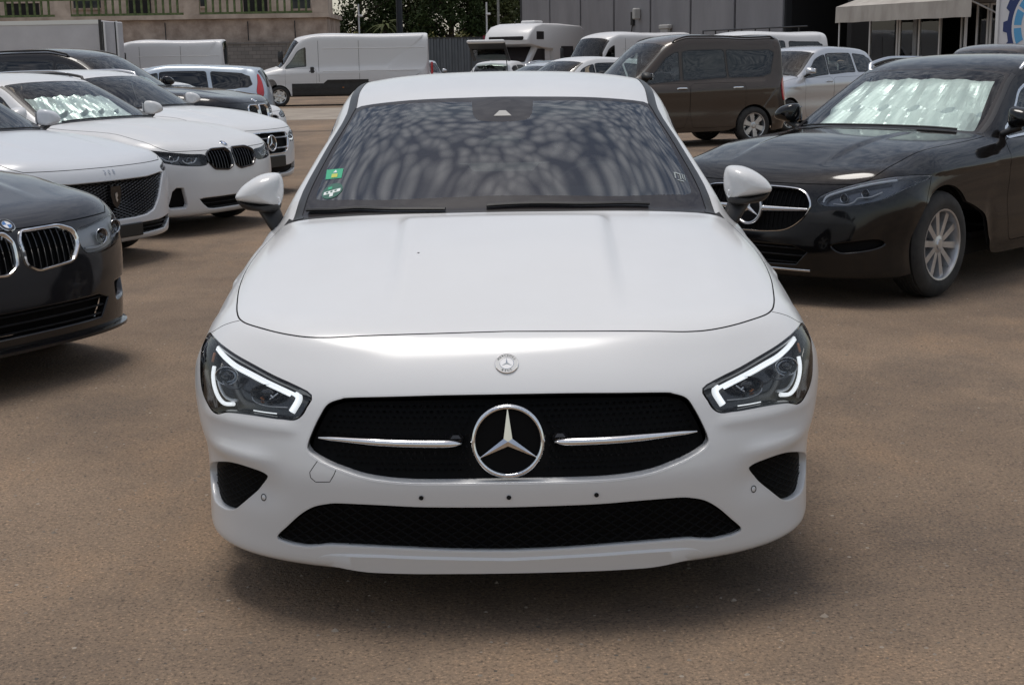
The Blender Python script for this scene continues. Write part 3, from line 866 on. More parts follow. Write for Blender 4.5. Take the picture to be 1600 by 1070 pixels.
def pole(name, label, x, y, h, r, mat, extra=None):
    root = empty(name, (x, y, 0), 0, label, 'pole')
    m = MB(); m.tube([(0, 0, 0), (0, 0, h)], [r, r*.85], 10); m.build('post', mat, root, angle=R(40))
    if extra: extra(root)
    return root
def arm(root):
    m = MB(); m.tube([(0, 0, 9.5), (.6, 0, 9.9), (1.4, 0, 9.95)], .05, 8); m.build('lamp_arm', M['trim_black'], root)
    m = MB(); m.box((1.2, -.12, 9.85), (1.9, .12, 10.0), 0, None, .04); m.build('lamp_head', M['trim_black'], root)
pole('dark_post', 'thick dark post rising in front of the trees', -5.85, 78.0, 10, .20, principled('dark_post_paint', (.016, .02, .028), .6), arm)
def camhead(root):
    m = MB(); m.box((-.02, -.1, 4.0), (.22, .1, 4.12), 0, None, .03); m.tube([(0, 0, 4.0), (.1, 0, 4.05)], .03, 6); m.build('camera_head', M['frame_white'], root)
pole('camera_post', 'thin white camera post above the middle of the long van', -7.95, 75.6, 4.7, .055, M['frame_white'], camhead)
pole('camera_post', 'thin white camera post left of the red fence sign', -.80, 75.6, 4.7, .055, M['frame_white'], camhead)
def lamp2(root):
    m = MB(); m.tube([(0, 0, 8.9), (-.5, 0, 9.2)], .035, 6); m.build('lamp_arm', M['panel'], root)
    m = MB(); m.box((-1.0, -.1, 9.1), (-.45, .1, 9.25), 0, None, .03); m.build('lamp_head', M['panel'], root)
pole('lamp_pole', 'slim grey lamp pole left of the warehouse', -.15, 76.2, 9, .075, add_noise_colour(principled('pole_grey', (.3, .3, .28), .6), (.2, .2, .18), (.3, .3, .28), 3), lamp2)

# ------------------------------------------------------------------ trees
def leaf_mat(name, a, b_):
    m_ = principled(name, a, .75, spec=.2); add_noise_colour(m_, a, b_, 1.3, 5)
    return m_
M['pine'] = leaf_mat('pine_needles', (.020, .034, .012), (.050, .072, .022))
M['olive'] = leaf_mat('olive_leaves', (.035, .045, .016), (.085, .095, .035))
M['dry'] = leaf_mat('dry_twigs', (.07, .06, .045), (.12, .10, .08))
M['scrub'] = leaf_mat('dry_scrub', (.07, .075, .022), (.17, .155, .06))
M['bark'] = add_noise_colour(principled('bark', (.08, .06, .045), .95), (.05, .038, .03), (.12, .09, .07), 6, stretch=(1, 1, .2))
def leaves(n, clusters, size, spread, rg):
    c = clusters[rg.integers(0, len(clusters), n)]
    p = c[:, :3]+rg.normal(0, 1, (n, 3))*c[:, 3:4]*spread
    a = rg.normal(0, 1, (n, 3)); a /= np.linalg.norm(a, axis=1, keepdims=True)
    b_ = np.cross(a, rg.normal(0, 1, (n, 3))); b_ /= np.linalg.norm(b_, axis=1, keepdims=True)
    s_ = size*rg.uniform(.6, 1.4, (n, 1))
    v = np.stack([p-a*s_, p+b_*s_*.45, p+a*s_, p-b_*s_*.45], 1).reshape(-1, 3)
    f = np.arange(4*n).reshape(-1, 4)
    return v, f
def tree(label, x, y, h, w, kind, base, seed, dens=1., cat='tree', group=None, name='tree'):
    root = empty(name, (x, y, 0), 0, label, cat, group); rg = np.random.default_rng(seed)
    k = int(60*dens); cl = []
    m = MB(); m.tube([(0, 0, 0), (rg.uniform(-.2, .2), 0, h*.4), (rg.uniform(-.4, .4), 0, h*.85)], [.22, .16, .05], 8)
    tr = m
    for i in range(k):
        t = rg.uniform(0, 1); z = base+(h-base)*t; rad = w/2*math.sqrt(max(.06, math.sin(math.pi*min(.98, .18+.82*t)))); a = rg.uniform(0, 2*math.pi); rr = rad*math.sqrt(rg.uniform(.1, 1))
        c = (rr*math.cos(a), rr*math.sin(a), z); cl.append((*c, rg.uniform(.5, 1.05)))
        tr.tube([(0, 0, max(.8, z-rr*.6)), (c[0]*.55, c[1]*.55, z-rr*.2), c], [.07, .045, .015], 5)
    tr.build('trunk', M['bark'], root, angle=R(50))
    v, f = leaves(int(11000*dens), np.array(cl), .12, .42, rg)
    mesh_obj('crown', v, f, M[kind], root)
    return root
tree('dark pine beside the stone house', -9.0, 86, 9.5, 4.6, 'pine', 1.6, 1, 1.2)
tree('broad olive-green tree right of the stone house', -6.9, 89, 9, 4.0, 'olive', 1.8, 2, 1.1)
tree('bare grey-brown tree right of the dark post', -5.1, 90, 8.5, 2.6, 'dry', 2.6, 3, .55)
tree('wide dark pine in the middle of the trees', -3.3, 86, 10, 4.8, 'pine', 1.5, 4, 1.35)
tree('tall olive-green tree left of the lamp pole', -1.0, 88, 9.5, 3.8, 'olive', 1.9, 5, 1.1)
tree('dense pine behind the lamp pole near the warehouse', .6, 91, 9.5, 3.6, 'pine', 1.8, 6, 1.1)
tree('loose green tree at the corner of the warehouse', 1.9, 95, 9, 3.2, 'olive', 2.2, 7, .8)
def palm(label, x, y, h):
    root = empty('palm_tree', (x, y, 0), 0, label, 'palm'); rg = np.random.default_rng(12)
    m = MB(); m.tube([(0, 0, 0), (.05, 0, h*.5), (0, 0, h)], [.2, .16, .18], 10); m.build('trunk', M['bark'], root, angle=R(50))
    m = MB()
    for k in range(26):
        a = rg.uniform(0, 2*math.pi); el = rg.uniform(-.7, 1.2); L = rg.uniform(.9, 1.3); pr = None
        d = np.array([math.cos(a), math.sin(a)])
        for i in range(7):
            t = i/6; r = L*t*math.cos(el*.7); z = h+L*t*math.sin(el)-.7*L*t*t
            c = np.array([d[0]*r, d[1]*r, z]); wd = .16*(1-t*.8)
            l = c+np.array([-d[1], d[0], -.4])*wd; rr = c+np.array([d[1], -d[0], -.4])*wd
            if pr is not None: m.add([pr[0], pr[1], pr[2], c, l, rr], [(0, 3, 4, 1), (0, 2, 5, 3)])
            pr = (c, l, rr)
    m.build('frond_crown', M['olive'], root)
palm('small palm left of the dark post', -7.0, 82.0, 3.7)
def scrub():
    rg = np.random.default_rng(9); cl = []
    for x in np.arange(-9.2, 2.2, .33):
        for k in range(2): cl.append((x+rg.uniform(-.2, .2), 80.5+rg.uniform(-1.2, 1.2), rg.uniform(.6, 2.7), rg.uniform(.35, .6)))
    v, f = leaves(12000, np.array(cl), .12, .55, rg)
    o_ = mesh_obj('scrub', v, f, M['scrub']); tag(o_, 'yellow-green scrub growing behind the metal fence', 'scrub', kind='stuff')
    m = MB(); m.box((-9.2, 79, 0), (3, 97, .9)); e = m.build('embankment', M['scrub']); e['kind'] = 'structure'
scrub()
# ------------------------------------------------------------------ the white sedan: body shell
def sedan_rings():
    g = [
     nose(.30, .14, .85, .62, .165),
     nose(.09, .147, .878, .62, .172),
     nose(.035, .167, .893, .62, .195),
     nose(.022, .235, .892, .63, .27),
     nose(.005, .345, .890, .64, .36),
     nose(.0, .41, .895, .65, .43),
     nose(.015, .465, .912, .66, .47, zmid=.475),
     nose(.045, .54, .925, .69, .53, 2.8, zmid=.545),
     nose(.085, .625, .934, .73, .57, 2.9, zmid=.628),
     nose(.15, .70, .936, .77, .60, 2.9, zmid=.705),
     ring({0: (0,.235,.765), 2: (.38,.252,.772), 4: (.67,.345,.785), 6: (.812,.475,.775), 7: (.865,.565,.752), 8: (.908,.68,.70), 10: (.928,.80,.58)}),
     ring({0: (0,.5,.85), 2: (.38,.51,.848), 4: (.67,.56,.838), 6: (.81,.64,.812), 7: (.855,.70,.785), 8: (.902,.79,.73), 10: (.922,.86,.6)}),
     ring({0: (0,.85,.932), 2: (.38,.855,.93), 4: (.68,.88,.91), 6: (.812,.92,.865), 7: (.855,.94,.83), 8: (.902,.96,.755), 10: (.918,1.0,.6)}),
     ring({0: (0,1.08,.975), 2: (.38,1.09,.971), 4: (.70,1.15,.948), 6: (.815,1.2,.90), 7: (.86,1.21,.862), 8: (.903,1.22,.78), 10: (.914,1.18,.5)}),
     ring({0: (0,1.22,1.0), 2: (.38,1.25,.995), 4: (.715,1.36,.966), 5: (.765,1.39,.95), 6: (.81,1.42,.92), 7: (.857,1.42,.88), 8: (.905,1.4,.78), 9: (.908,1.38,.5), 10: (.87,1.36,.2)}),
     ring({0: (0,1.36,1.068), 2: (.37,1.40,1.060), 4: (.71,1.5,1.022), 5: (.762,1.53,1.003), 6: (.825,1.56,.928), 7: (.865,1.56,.89), 8: (.906,1.56,.78), 9: (.908,1.56,.5), 10: (.87,1.56,.19)}),
     ring({0: (0,1.70,1.225), 2: (.335,1.73,1.217), 4: (.655,1.83,1.178), 5: (.706,1.845,1.15), 6: (.83,1.86,.938), 7: (.868,1.86,.90), 8: (.906,1.86,.78), 9: (.906,1.86,.5), 10: (.87,1.86,.19)}),
     ring({0: (0,2.05,1.36), 2: (.30,2.07,1.354), 4: (.595,2.15,1.322), 5: (.648,2.17,1.292), 6: (.832,2.17,.947), 7: (.868,2.17,.905), 8: (.906,2.17,.78), 9: (.905,2.17,.5), 10: (.87,2.17,.19)}),
     ring({0: (0,2.28,1.42), 2: (.30,2.29,1.413), 4: (.60,2.35,1.378), 5: (.65,2.36,1.345), 6: (.833,2.36,.952), 7: (.868,2.36,.91), 8: (.906,2.36,.78), 9: (.904,2.36,.5), 10: (.87,2.36,.19)}),
     ring({0: (0,2.65,1.456), 2: (.30,2.65,1.449), 4: (.588,2.65,1.414), 5: (.636,2.65,1.382), 6: (.835,2.65,.957), 7: (.869,2.65,.915), 8: (.906,2.65,.78), 9: (.904,2.65,.5), 10: (.87,2.65,.19)}),
     ring({0: (0,3.1,1.425), 2: (.29,3.1,1.417), 4: (.57,3.1,1.378), 5: (.62,3.1,1.345), 6: (.833,3.1,.967), 7: (.868,3.1,.925), 8: (.908,3.1,.79), 9: (.905,3.15,.5), 10: (.872,3.2,.2)}),
     ring({0: (0,3.42,1.36), 2: (.28,3.42,1.35), 4: (.53,3.4,1.31), 5: (.58,3.4,1.28), 6: (.825,3.4,.978), 7: (.865,3.4,.94), 8: (.912,3.4,.80), 9: (.914,3.45,.6), 10: (.914,3.5,.45)}),
     ring({0: (0,4.05,1.115), 2: (.28,4.04,1.11), 4: (.50,4.0,1.09), 5: (.60,3.95,1.06), 6: (.775,3.9,.99), 7: (.84,3.85,.94), 8: (.912,3.8,.79), 10: (.914,3.7,.5)}),
     ring({0: (0,4.5,1.05), 2: (.3,4.49,1.048), 4: (.55,4.42,1.04), 6: (.76,4.28,.98), 7: (.83,4.2,.92), 8: (.90,4.08,.75), 10: (.914,3.8,.5)}),
     ring({0: (0,4.6,.85), 2: (.3,4.59,.85), 4: (.6,4.52,.845), 6: (.79,4.4,.81), 7: (.85,4.32,.76), 8: (.90,4.18,.62), 10: (.914,3.88,.42)}),
     ring({0: (0,4.68,.5), 2: (.3,4.67,.5), 4: (.6,4.60,.5), 6: (.80,4.46,.48), 7: (.86,4.36,.46), 8: (.90,4.22,.42), 10: (.914,3.96,.35)}),
     ring({0: (0,4.62,.25), 2: (.3,4.6,.25), 4: (.6,4.52,.25), 6: (.78,4.4,.24), 7: (.85,4.3,.23), 8: (.88,4.2,.22), 10: (.89,4.02,.2)}),
    ]
    return g

# ------------------------------------------------------------------ parts shared by the vehicles
def wheel(parent, x, y, r, w=.215, rim_r=.62, spokes=10, style='straight', mat='alloy', turn=0., name='tyre'):
    """tyre with rim and disc; x>0 or x<0 gives the outer side"""
    sg = 1 if x > 0 else -1
    mtx = Matrix.Translation((x, y, r)) @ Matrix.Rotation(turn, 4, 'Z') @ Matrix.Rotation(sg*math.pi/2, 4, 'Y')
    ri = r*rim_r; h = w/2
    t = MB()
    prof = [(ri-.01, -h+.02), (ri+.004, -h+.004), (ri+.03, -h-.002), (r-.06, -h-.004), (r-.02, -h+.012), (r-.004, -h+.035)]
    for k in range(5):                              # tread blocks with grooves
        a = -h+.045+(w-.09)*k/5; b = -h+.045+(w-.09)*(k+.82)/5
        prof += [(r, a), (r, b), (r-.008, b+.002), (r-.008, -h+.045+(w-.09)*(k+1)/5-.002)]
    prof += [(r-.004, h-.035), (r-.02, h-.012), (r-.06, h+.004), (ri+.03, h+.002), (ri+.004, h-.004), (ri-.01, h-.02)]
    t.lathe(prof, 40, 0, mtx)
    ty = t.build(name, M['rubber'], parent, angle=R(35))
    q = MB()
    q.lathe([(ri+.006, h-.012), (ri+.004, h-.002), (ri-.006, h-.004), (ri-.014, h-.02), (ri-.022, -h+.02), (ri-.01, -h+.012)], 40, 0, mtx)
    zf = h-.03
    q.lathe([(0, zf+.012), (.03, zf+.012), (.034, zf+.004), (.07, zf-.004), (.075, zf-.03)], 20, 0, mtx)
    for k in range(spokes):
        a = 2*math.pi*k/spokes+.2
        da = .055 if style == 'straight' else .0
        c, s_ = math.cos(a), math.sin(a)
        w0, w1 = (.017, .021) if spokes > 7 else (.03, .045)
        def pt(rad, off, z): return (rad*c-off*s_, rad*s_+off*c, z)
        v = [pt(.055, -w0, zf), pt(.055, w0, zf), pt(ri-.01, w1, zf+.006), pt(ri-.01, -w1, zf+.006),
             pt(.055, -w0*1.3, zf-.04), pt(.055, w0*1.3, zf-.04), pt(ri-.01, w1*1.2, zf-.03), pt(ri-.01, -w1*1.2, zf-.03)]
        q.add(v, [(0,1,2,3),(0,4,5,1),(1,5,6,2),(2,6,7,3),(3,7,4,0)], 0, mtx)
    q.build('rim', M[mat], ty, angle=R(35))
    d = MB(); d.lathe([(0, zf-.075), (ri*.78, zf-.075), (ri*.78, zf-.1), (0, zf-.1)], 28, 0, mtx)
    d.lathe([(ri*.8, -h+.03), (ri*1.0, -h+.02), (0, -h+.02)], 24, 1, mtx)
    d.build('brake_disc', [M['satin'], M['seam']], ty, angle=R(35))
    return ty

def seat(mb, x, y, z, w=.5, tilt=.32, mi=0, back=.62, head=True):
    """front seat facing -Y, into mb"""
    mb.box((x-w/2, y-.5, z), (x+w/2, y+.05, z+.16), mi, None, .05)
    mt = Matrix.Translation((x, y, z+.1)) @ Matrix.Rotation(-tilt, 4, 'X')
    mb.box((-w/2, -.06, 0), (w/2, .09, back), mi, mt, .05)
    mb.box((-w/2-.01, -.1, .1), (-w/2+.08, .05, back-.1), mi, mt, .03)
    mb.box((w/2-.08, -.1, .1), (w/2+.01, .05, back-.1), mi, mt, .03)
    if head:
        mb.box((-.13, -.05, back+.04), (.13, .06, back+.2), mi, mt, .045)
        for sx in (-.06, .06): mb.tube([(sx, .01, back-.04), (sx, .01, back+.07)], .007, 6, mi, mtx=mt)

def cabin(parent, y_dash, y_seat, y_rear, zb, hw, seat_z=.42, rear=True, lhd=True, depth=.55):
    """dashboard, seats, steering wheel. zb belt height"""
    d = MB()
    d.prism([(y_dash-.28, zb-.12), (y_dash-.25, zb-.015), (y_dash, zb+.02), (y_dash+.18, zb-.0), (y_dash+.25, zb-.06), (y_dash+.22, zb-.5), (y_dash-.2, zb-.5)], 0, -hw+.04, hw-.04)
    drv = .36 if lhd else -.36
    d.prism([(y_dash-.02, zb+.0), (y_dash+.05, zb+.075), (y_dash+.2, zb+.06), (y_dash+.22, zb-.02)], 0, drv-.19, drv+.19)
    d.box((-hw+.1, y_dash-.2, .25), (hw-.1, y_rear+.3, .32))
    d.box((-.1, y_dash+.15, .3), (.1, y_rear-.5, .62), 0, None, .03)
    d.build('dashboard', M['interior'], parent)
    s_ = MB()
    for x in (-.37, .37): seat(s_, x, y_seat, seat_z)
    s_.build('front_seats', M['seat'], parent, angle=R(40))
    if rear:
        r_ = MB()
        r_.box((-hw+.12, y_rear-.5, seat_z-.02), (hw-.12, y_rear, seat_z+.14), 0, None, .05)
        mt = Matrix.Translation((0, y_rear, seat_z+.08)) @ Matrix.Rotation(-.35, 4, 'X')
        r_.box((-hw+.14, -.06, 0), (hw-.14, .08, .58), 0, mt, .05)
        for x in (-.38, 0, .38): r_.box((x-.12, -.03, .6), (x+.12, .06, .74), 0, mt, .04)
        r_.build('rear_bench', M['seat'], parent, angle=R(40))
    w = MB()
    mt = Matrix.Translation((drv, y_dash+.36, zb-.03)) @ Matrix.Rotation(R(-66), 4, 'X')
    pts = [(.18*math.cos(a), .18*math.sin(a), 0) for a in np.linspace(0, 2*math.pi, 33)]
    w.tube(pts, .015, 8, 0, False, mtx=mt)
    w.box((-.07, -.06, -.02), (.07, .05, .03), 0, mt, .02)
    for a in (R(0), R(180), R(270)): w.tube([(.05*math.cos(a), .05*math.sin(a), 0), (.175*math.cos(a), .175*math.sin(a), 0)], .014, 6, 0, mtx=mt)
    w.build('steering_wheel', M['interior'], parent, angle=R(40))

def underbody(parent, y0, y1, hw, z, axles, r, wx):
    u = MB()
    u.box((-hw+.16, y0+.05, z), (hw-.16, y1-.05, z+.1))
    for ya in axles:                               # wheel housings
        for sg in (-1, 1):
            n = 14; v = []; f = []
            for k in range(n+1):
                a = math.pi*k/n
                for xx in (sg*(hw-.02), sg*(hw-.34)):
                    v.append((xx, ya+math.cos(a)*(r+.045), r+math.sin(a)*(r+.045)))
            for k in range(n): f.append((2*k, 2*k+1, 2*k+3, 2*k+2))
            f.append(tuple(2*k+1 for k in range(n+1)))
            u.add(v, f)
    return u.build('underbody', M['seam'], parent)

def dome(outline, front, back, y0, k=7, p=2.2):
    """closed rounded solid from a front outline (x,z), bulging to -Y by front and +Y by back; returns verts, faces"""
    o = np.asarray(outline, float); c = o.mean(0); n = len(o); v = []; f = []
    th = list(np.linspace(-math.pi/2, math.pi/2, 2*k+1))
    rows = []
    for t in th:
        s = math.cos(t)**(2/p) if abs(t) < math.pi/2-1e-6 else .0
        d = -front*abs(math.sin(t))**(2/p) if t > 0 else back*abs(math.sin(t))**(2/p)
        rows.append([(c[0]+(q[0]-c[0])*s, y0+d, c[1]+(q[1]-c[1])*s) for q in o])
    v = [q for rw in rows for q in rw]
    for i in range(len(rows)-1):
        for j in range(n):
            j2 = (j+1) % n
            f.append((i*n+j, i*n+j2, (i+1)*n+j2, (i+1)*n+j))
    return v, f

def star_badge(parent, centre, radius, tilt=0., rz=0., mat='chrome', disc='gloss_black', tube=.085, name='star_emblem', depth=.085):
    """ring with a three pointed star, facing -Y"""
    mt = Matrix.Translation(centre) @ Matrix.Rotation(rz, 4, 'Z') @ Matrix.Rotation(-tilt, 4, 'X') @ Matrix.Rotation(R(90), 4, 'X')
    m = MB(); tr = radius*tube; Rr = radius-tr
    prof = [(Rr+tr*math.cos(a), tr*1.1*math.sin(a)) for a in np.linspace(0, 2*math.pi, 12, endpoint=False)]
    m.lathe(prof, 56, 0, mt, True)
    h = radius*depth; wi = radius*.135
    for k in range(3):
        a = math.pi/2+k*2*math.pi/3
        tip = (Rr*math.cos(a), Rr*math.sin(a), 0)
        l = (wi*math.cos(a+math.pi/3), wi*math.sin(a+math.pi/3), 0); r_ = (wi*math.cos(a-math.pi/3), wi*math.sin(a-math.pi/3), 0)
        m.add([tip, l, (0, 0, h), r_], [(0, 1, 2), (0, 2, 3)], 0, mt)
    o = m.build(name, M[mat], parent, angle=R(30))
    if disc:
        d = MB(); d.lathe([(0, -radius*.06), (Rr, -radius*.06), (radius*.99, -radius*.12)], 40, 0, mt)
        d.build('emblem_disc', M[disc], o, angle=R(30))
    return o

def lattice(sh, poly, off, spacing, ang, thick, proj, name, mat, parent, k=40, diamond=True):
    """crossing bars inside an outline given in the projection plane (front: x,z)"""
    P = np.asarray(poly, float); m = MB()
    lo, hi = P.min(0), P.max(0); c = (lo+hi)/2; L = np.linalg.norm(hi-lo)
    for sgn in ((1, -1) if diamond else (1,)):
        a = sgn*ang; d = np.array([math.cos(a), math.sin(a)]); nrm = np.array([-d[1], d[0]])
        for t in np.arange(-L/2, L/2, spacing):
            q = c+nrm*t+d*np.linspace(-L/2, L/2, k)[:, None]
            ins = inside(P, q)
            run = []
            for i in range(k+1):
                if i < k and ins[i]: run.append(q[i])
                else:
                    if len(run) >= 2:
                        uv = proj([(abs(x), z) for x, z in run])
                        p3, _ = sh.ev(uv, off)
                        p3 = [(p[0]*(1 if x >= 0 else -1), p[1], p[2]) for p, (x, z) in zip(p3, run)]
                        m.tube(p3, thick, 4, 0, True)
                    run = []
    o = m.build(name, mat, parent)
    o['kind'] = 'stuff'
    return o

def ribbon_tube(sh, pts3, off, rad, parent, name, mat, side, flat=None, n=8):
    uv = np.array([sh.near(p) for p in smooth_loop(pts3, closed=False, k=6)])
    p, _ = sh.ev(uv, off)
    for sg in (1, -1) if side == 'both' else ((1,) if side == 'plus' else (-1,)):
        m = MB(); m.tube([tuple(q*[sg, 1, 1]) for q in p], rad, n, 0, True, flat)
        m.build(name, mat, parent, angle=R(50))
def smoothstep(a, b, x):
    t = np.clip((x-a)/(b-a), 0, 1); return t*t*(3-2*t)
# ------------------------------------------------------------------ the white sedan
def build_sedan():
    root = empty('sedan_car', (0, 0, 0), 0, 'white saloon car facing the camera in the middle of the yard', 'car')
    sh = Shell(sedan_rings(), du=.015, smooth=2)
    def sculpt(P):
        x, y, z = np.abs(P[..., 0]), P[..., 1], P[..., 2]
        hood = (y < 1.5) & (z > .70)
        d = np.where(hood, .022*(1-smoothstep(.298, .340, x-.02*(y-.3)))*smoothstep(.26, .85, y)*(1-smoothstep(1.08, 1.22, y)), 0)
        # brow over the side vents, hollow under it
        zb = .425+.03*(x-.66)
        d += (y < .5)*.012*np.exp(-((z-zb-.03)/.022)**2)*smoothstep(.60, .70, x)*(1-smoothstep(.78, .87, x))
        d += (y < .5)*-.014*np.exp(-((z-zb+.05)/.05)**2)*smoothstep(.56, .70, x)*(1-smoothstep(.78, .87, x))
        # soft ledge below headlamp
        d += (y < .5)*.006*np.exp(-((z-.545)/.014)**2)*smoothstep(.54, .60, x)*(1-smoothstep(.82, .88, x))
        # shoulder crease along the flank and a hollow below
        d += (y > 1.0)*(y < 4.3)*(.006*np.exp(-((z-.80)/.012)**2)-.012*np.exp(-((z-.45)/.12)**2))*(x > .8)
        return d
    sh.displace(sculpt)
    nearl = lambda pts: np.array([sh.near(p) for p in pts])
    # --- outlines (car coordinates)
    lamp = nearl(smooth_loop([(.878,.522,.731),(.839,.428,.731),(.808,.366,.724),(.756,.299,.708),(.697,.245,.69),(.634,.197,.669),(.575,.161,.651),(.527,.133,.63),(.539,.122,.603),(.552,.118,.582),(.572,.12,.571),(.601,.131,.571),(.63,.143,.571),(.691,.174,.573),(.744,.209,.571),(.777,.235,.566),(.801,.257,.556),(.825,.286,.561),(.852,.329,.583),(.868,.362,.611),(.878,.398,.65),(.888,.444,.687),(.898,.55,.712)], k=3))
    grille_h = smooth_loop([(0,.636),(.204,.635),(.405,.63),(.445,.625),(.479,.612),(.5,.583),(.52,.545),(.534,.509),(.531,.49),(.51,.475),(.472,.458),(.431,.445),(.378,.431),(.304,.422),(.205,.4185),(0,.419)], closed=False, k=5)
    intake_h = smooth_loop([(0,.352),(.207,.354),(.34,.358),(.448,.358),(.49,.352),(.526,.34),(.563,.314),(.602,.275),(.634,.239),(.613,.225),(.555,.22),(.512,.226),(.483,.231),(.414,.233),(.278,.231),(.144,.225),(0,.222)], closed=False, k=5)
    vent = nearl(smooth_loop([(.872,.42,.350),(.852,.352,.386),(.801,.257,.412),(.745,.191,.426),(.689,.145,.422),(.659,.126,.414),(.657,.125,.403),(.677,.139,.38),(.711,.166,.343),(.747,.2,.304),(.77,.226,.285),(.799,.262,.275),(.840,.325,.273),(.858,.365,.286),(.870,.41,.315)], k=4))
    def half(uvh):
        return np.concatenate([uvh, [(uvh[-1][0], -2), (uvh[0][0], -2)]])
    grille_uv = sh.front(grille_h); grille_uv[0, 1] = 0; grille_uv[-1, 1] = 0
    intake_uv = sh.front(intake_h); intake_uv[0, 1] = 0; intake_uv[-1, 1] = 0
    hood_pts = smooth_loop([(0,.253,.773),(.203,.249,.771),(.422,.248,.767),(.511,.256,.764),(.58,.276,.766),(.652,.314,.773),(.723,.375,.78),(.758,.424,.785),(.777,.477,.793),(.796,.574,.806),(.820,.748,.826),(.832,.948,.85),(.828,1.07,.87),(.812,1.185,.898),(.790,1.34,.93)], closed=False, k=5)
    hood_uv = nearl(hood_pts); hood_uv[0, 1] = 0
    back = sh.rc([(13.92, c) for c in np.linspace(5.3, 0, 14)])
    def hood_loop(d):
        a, _ = sh.offset(hood_uv, abs(d), closed=False); b, _ = sh.offset(hood_uv, -abs(d), closed=False)
        # outward is the side farther from the bonnet's middle
        pm = sh.ev(sh.rc([(12.2, 1.0)]))[0][0]
        da = np.linalg.norm(sh.ev(a)[0]-pm, axis=1).sum(); db = np.linalg.norm(sh.ev(b)[0]-pm, axis=1).sum()
        o_, i_ = (a, b) if da > db else (b, a)
        r = o_ if d > 0 else i_
        r[0, 1] = 0
        return np.concatenate([r, back, [(back[-1][0], -2), (r[0][0], -2)]])
    circ = lambda yc, zc, r: sh.side([(yc+r*math.cos(t), max(zc+r*math.sin(t), .01)) for t in np.linspace(0, 2*math.pi, 40, endpoint=False)])
    def arch(yc, zc, r):
        # above the ground line a circle; below, straight down past the edge
        a = [(yc+r*math.cos(t), zc+r*math.sin(t)) for t in np.linspace(R(-20), R(200), 50)]
        return sh.side(a)
    # glass
    def scr(r0, r1, c1, c0=-2., rr=.06, n=12):
        e = [(r0+.13*(c/c1)**4*0, c) for c in np.linspace(0, c1, n)]
        pts = [(r0, c) for c in np.linspace(0, c1-.25, n)]+[(r0+.07, c1-.06)]+[(r, c1) for r in np.linspace(r0+.2, r1-.2, 14)]+[(r1-.05, c1-.06)]+[(r1, c) for c in np.linspace(c1-.25, 0, n)]
        uv = sh.rc(pts)
        return np.concatenate([uv, [(uv[-1][0], -2), (uv[0][0], -2)]])
    clear_pts = smooth_loop([(0,1.315,1.046),(.2,1.32,1.045),(.417,1.35,1.041),(.600,1.425,1.028),(.655,1.46,1.022),(.672,1.507,1.037),(.655,1.675,1.115),(.618,1.9,1.22),(.586,2.06,1.295),(.560,2.10,1.319),(.50,2.09,1.325),(.339,2.045,1.338),(.125,2.01,1.343)], closed=False, k=4)
    clear_uv = nearl(clear_pts)
    sens = nearl([(.120,2.01,1.343),(.116,1.93,1.312),(.112,1.89,1.30),(.102,1.852,1.287),(.085,1.832,1.28),(.04,1.82,1.276),(0,1.818,1.275)])
    clear_loop = np.concatenate([clear_uv, sens, [(sens[-1][0], -2), (clear_uv[0][0], -2)]])
    screen_loop = scr(14.06, 17.02, 3.98)
    trim_loop = np.concatenate([sh.rc([(r, 3.9) for r in np.linspace(14.0, 21.0, 30)]), sh.rc([(r, 4.48) for r in np.linspace(21.0, 14.0, 30)])])
    sidewin = [sh.rc(round_poly([(15.35, 5.55), (15.2, 5.93), (18.3, 5.93), (18.3, 5.2), (16.6, 5.2)], [.1,.1,.05,.05,.3])),
               sh.rc(round_poly([(18.55, 5.2), (18.55, 5.93), (20.8, 5.93), (21.4, 5.75), (20.6, 5.2)], [.05,.05,.1,.2,.3]))]
    rear_glass = scr(21.1, 21.95, 3.7)
    roof_loop = np.concatenate([sh.rc([(17.05, c) for c in np.linspace(0, 3.9, 8)]), sh.rc([(r, 3.9) for r in np.linspace(17.1, 21.05, 20)]), sh.rc([(21.07, c) for c in np.linspace(3.9, 0, 8)]), [(sh.rc([(21.07, 0)])[0][0], -2), (sh.rc([(17.05, 0)])[0][0], -2)]])
    def door(y0, y1, z0, z1):
        return sh.side(round_poly([(y0+.06, z0), (y0, z0+.2), (y0, z1), (y1, z1), (y1, z0+.25), (y1-.06, z0)], .2, sub=10))
    doors = [door(1.50, 2.52, .25, .915), door(2.53, 3.42, .25, .93)]
    lampg, _ = sh.offset(lamp, .005)
    flap = nearl(poly_loop([(.504,.069,.468),(.527,.066,.437),(.525,.063,.424),(.512,.058,.414),(.474,.047,.417),(.463,.046,.435),(.456,.047,.452)], 3))
    flapg, _ = sh.offset(flap, .0022)
    bumper = sh.rc([(-1, -1), (10.35, -1), (10.35, 6.0), (9.95, 6.8), (9.6, 7.6), (9.2, 11), (-1, 11)])
    bumper[:, 1] = np.where(bumper[:, 1] <= 0, -2, bumper[:, 1]+1*(bumper[:, 1] >= sh.nv-1.01)); bumper[0, 0] = bumper[-1, 0] = -2
    fl = [(9.95, 6.62), (9.72, 7.1)]
    fender = sh.rc([(8.5, -1), (14.25, -1), (14.25, 11), (8.5, 11)]); fender[:, 1] = np.where(fender[:, 1] <= 0, -2, sh.nv+1)
    cowl_loop = np.concatenate([sh.rc([(13.925, c) for c in np.linspace(0, 5.25, 14)]), sh.rc([(14.3, 5.0)]), sh.rc([(14.12, c) for c in np.linspace(4.6, 0, 14)]), [(sh.rc([(14.12, 0)])[0][0], -2), (sh.rc([(13.925, 0)])[0][0], -2)]])
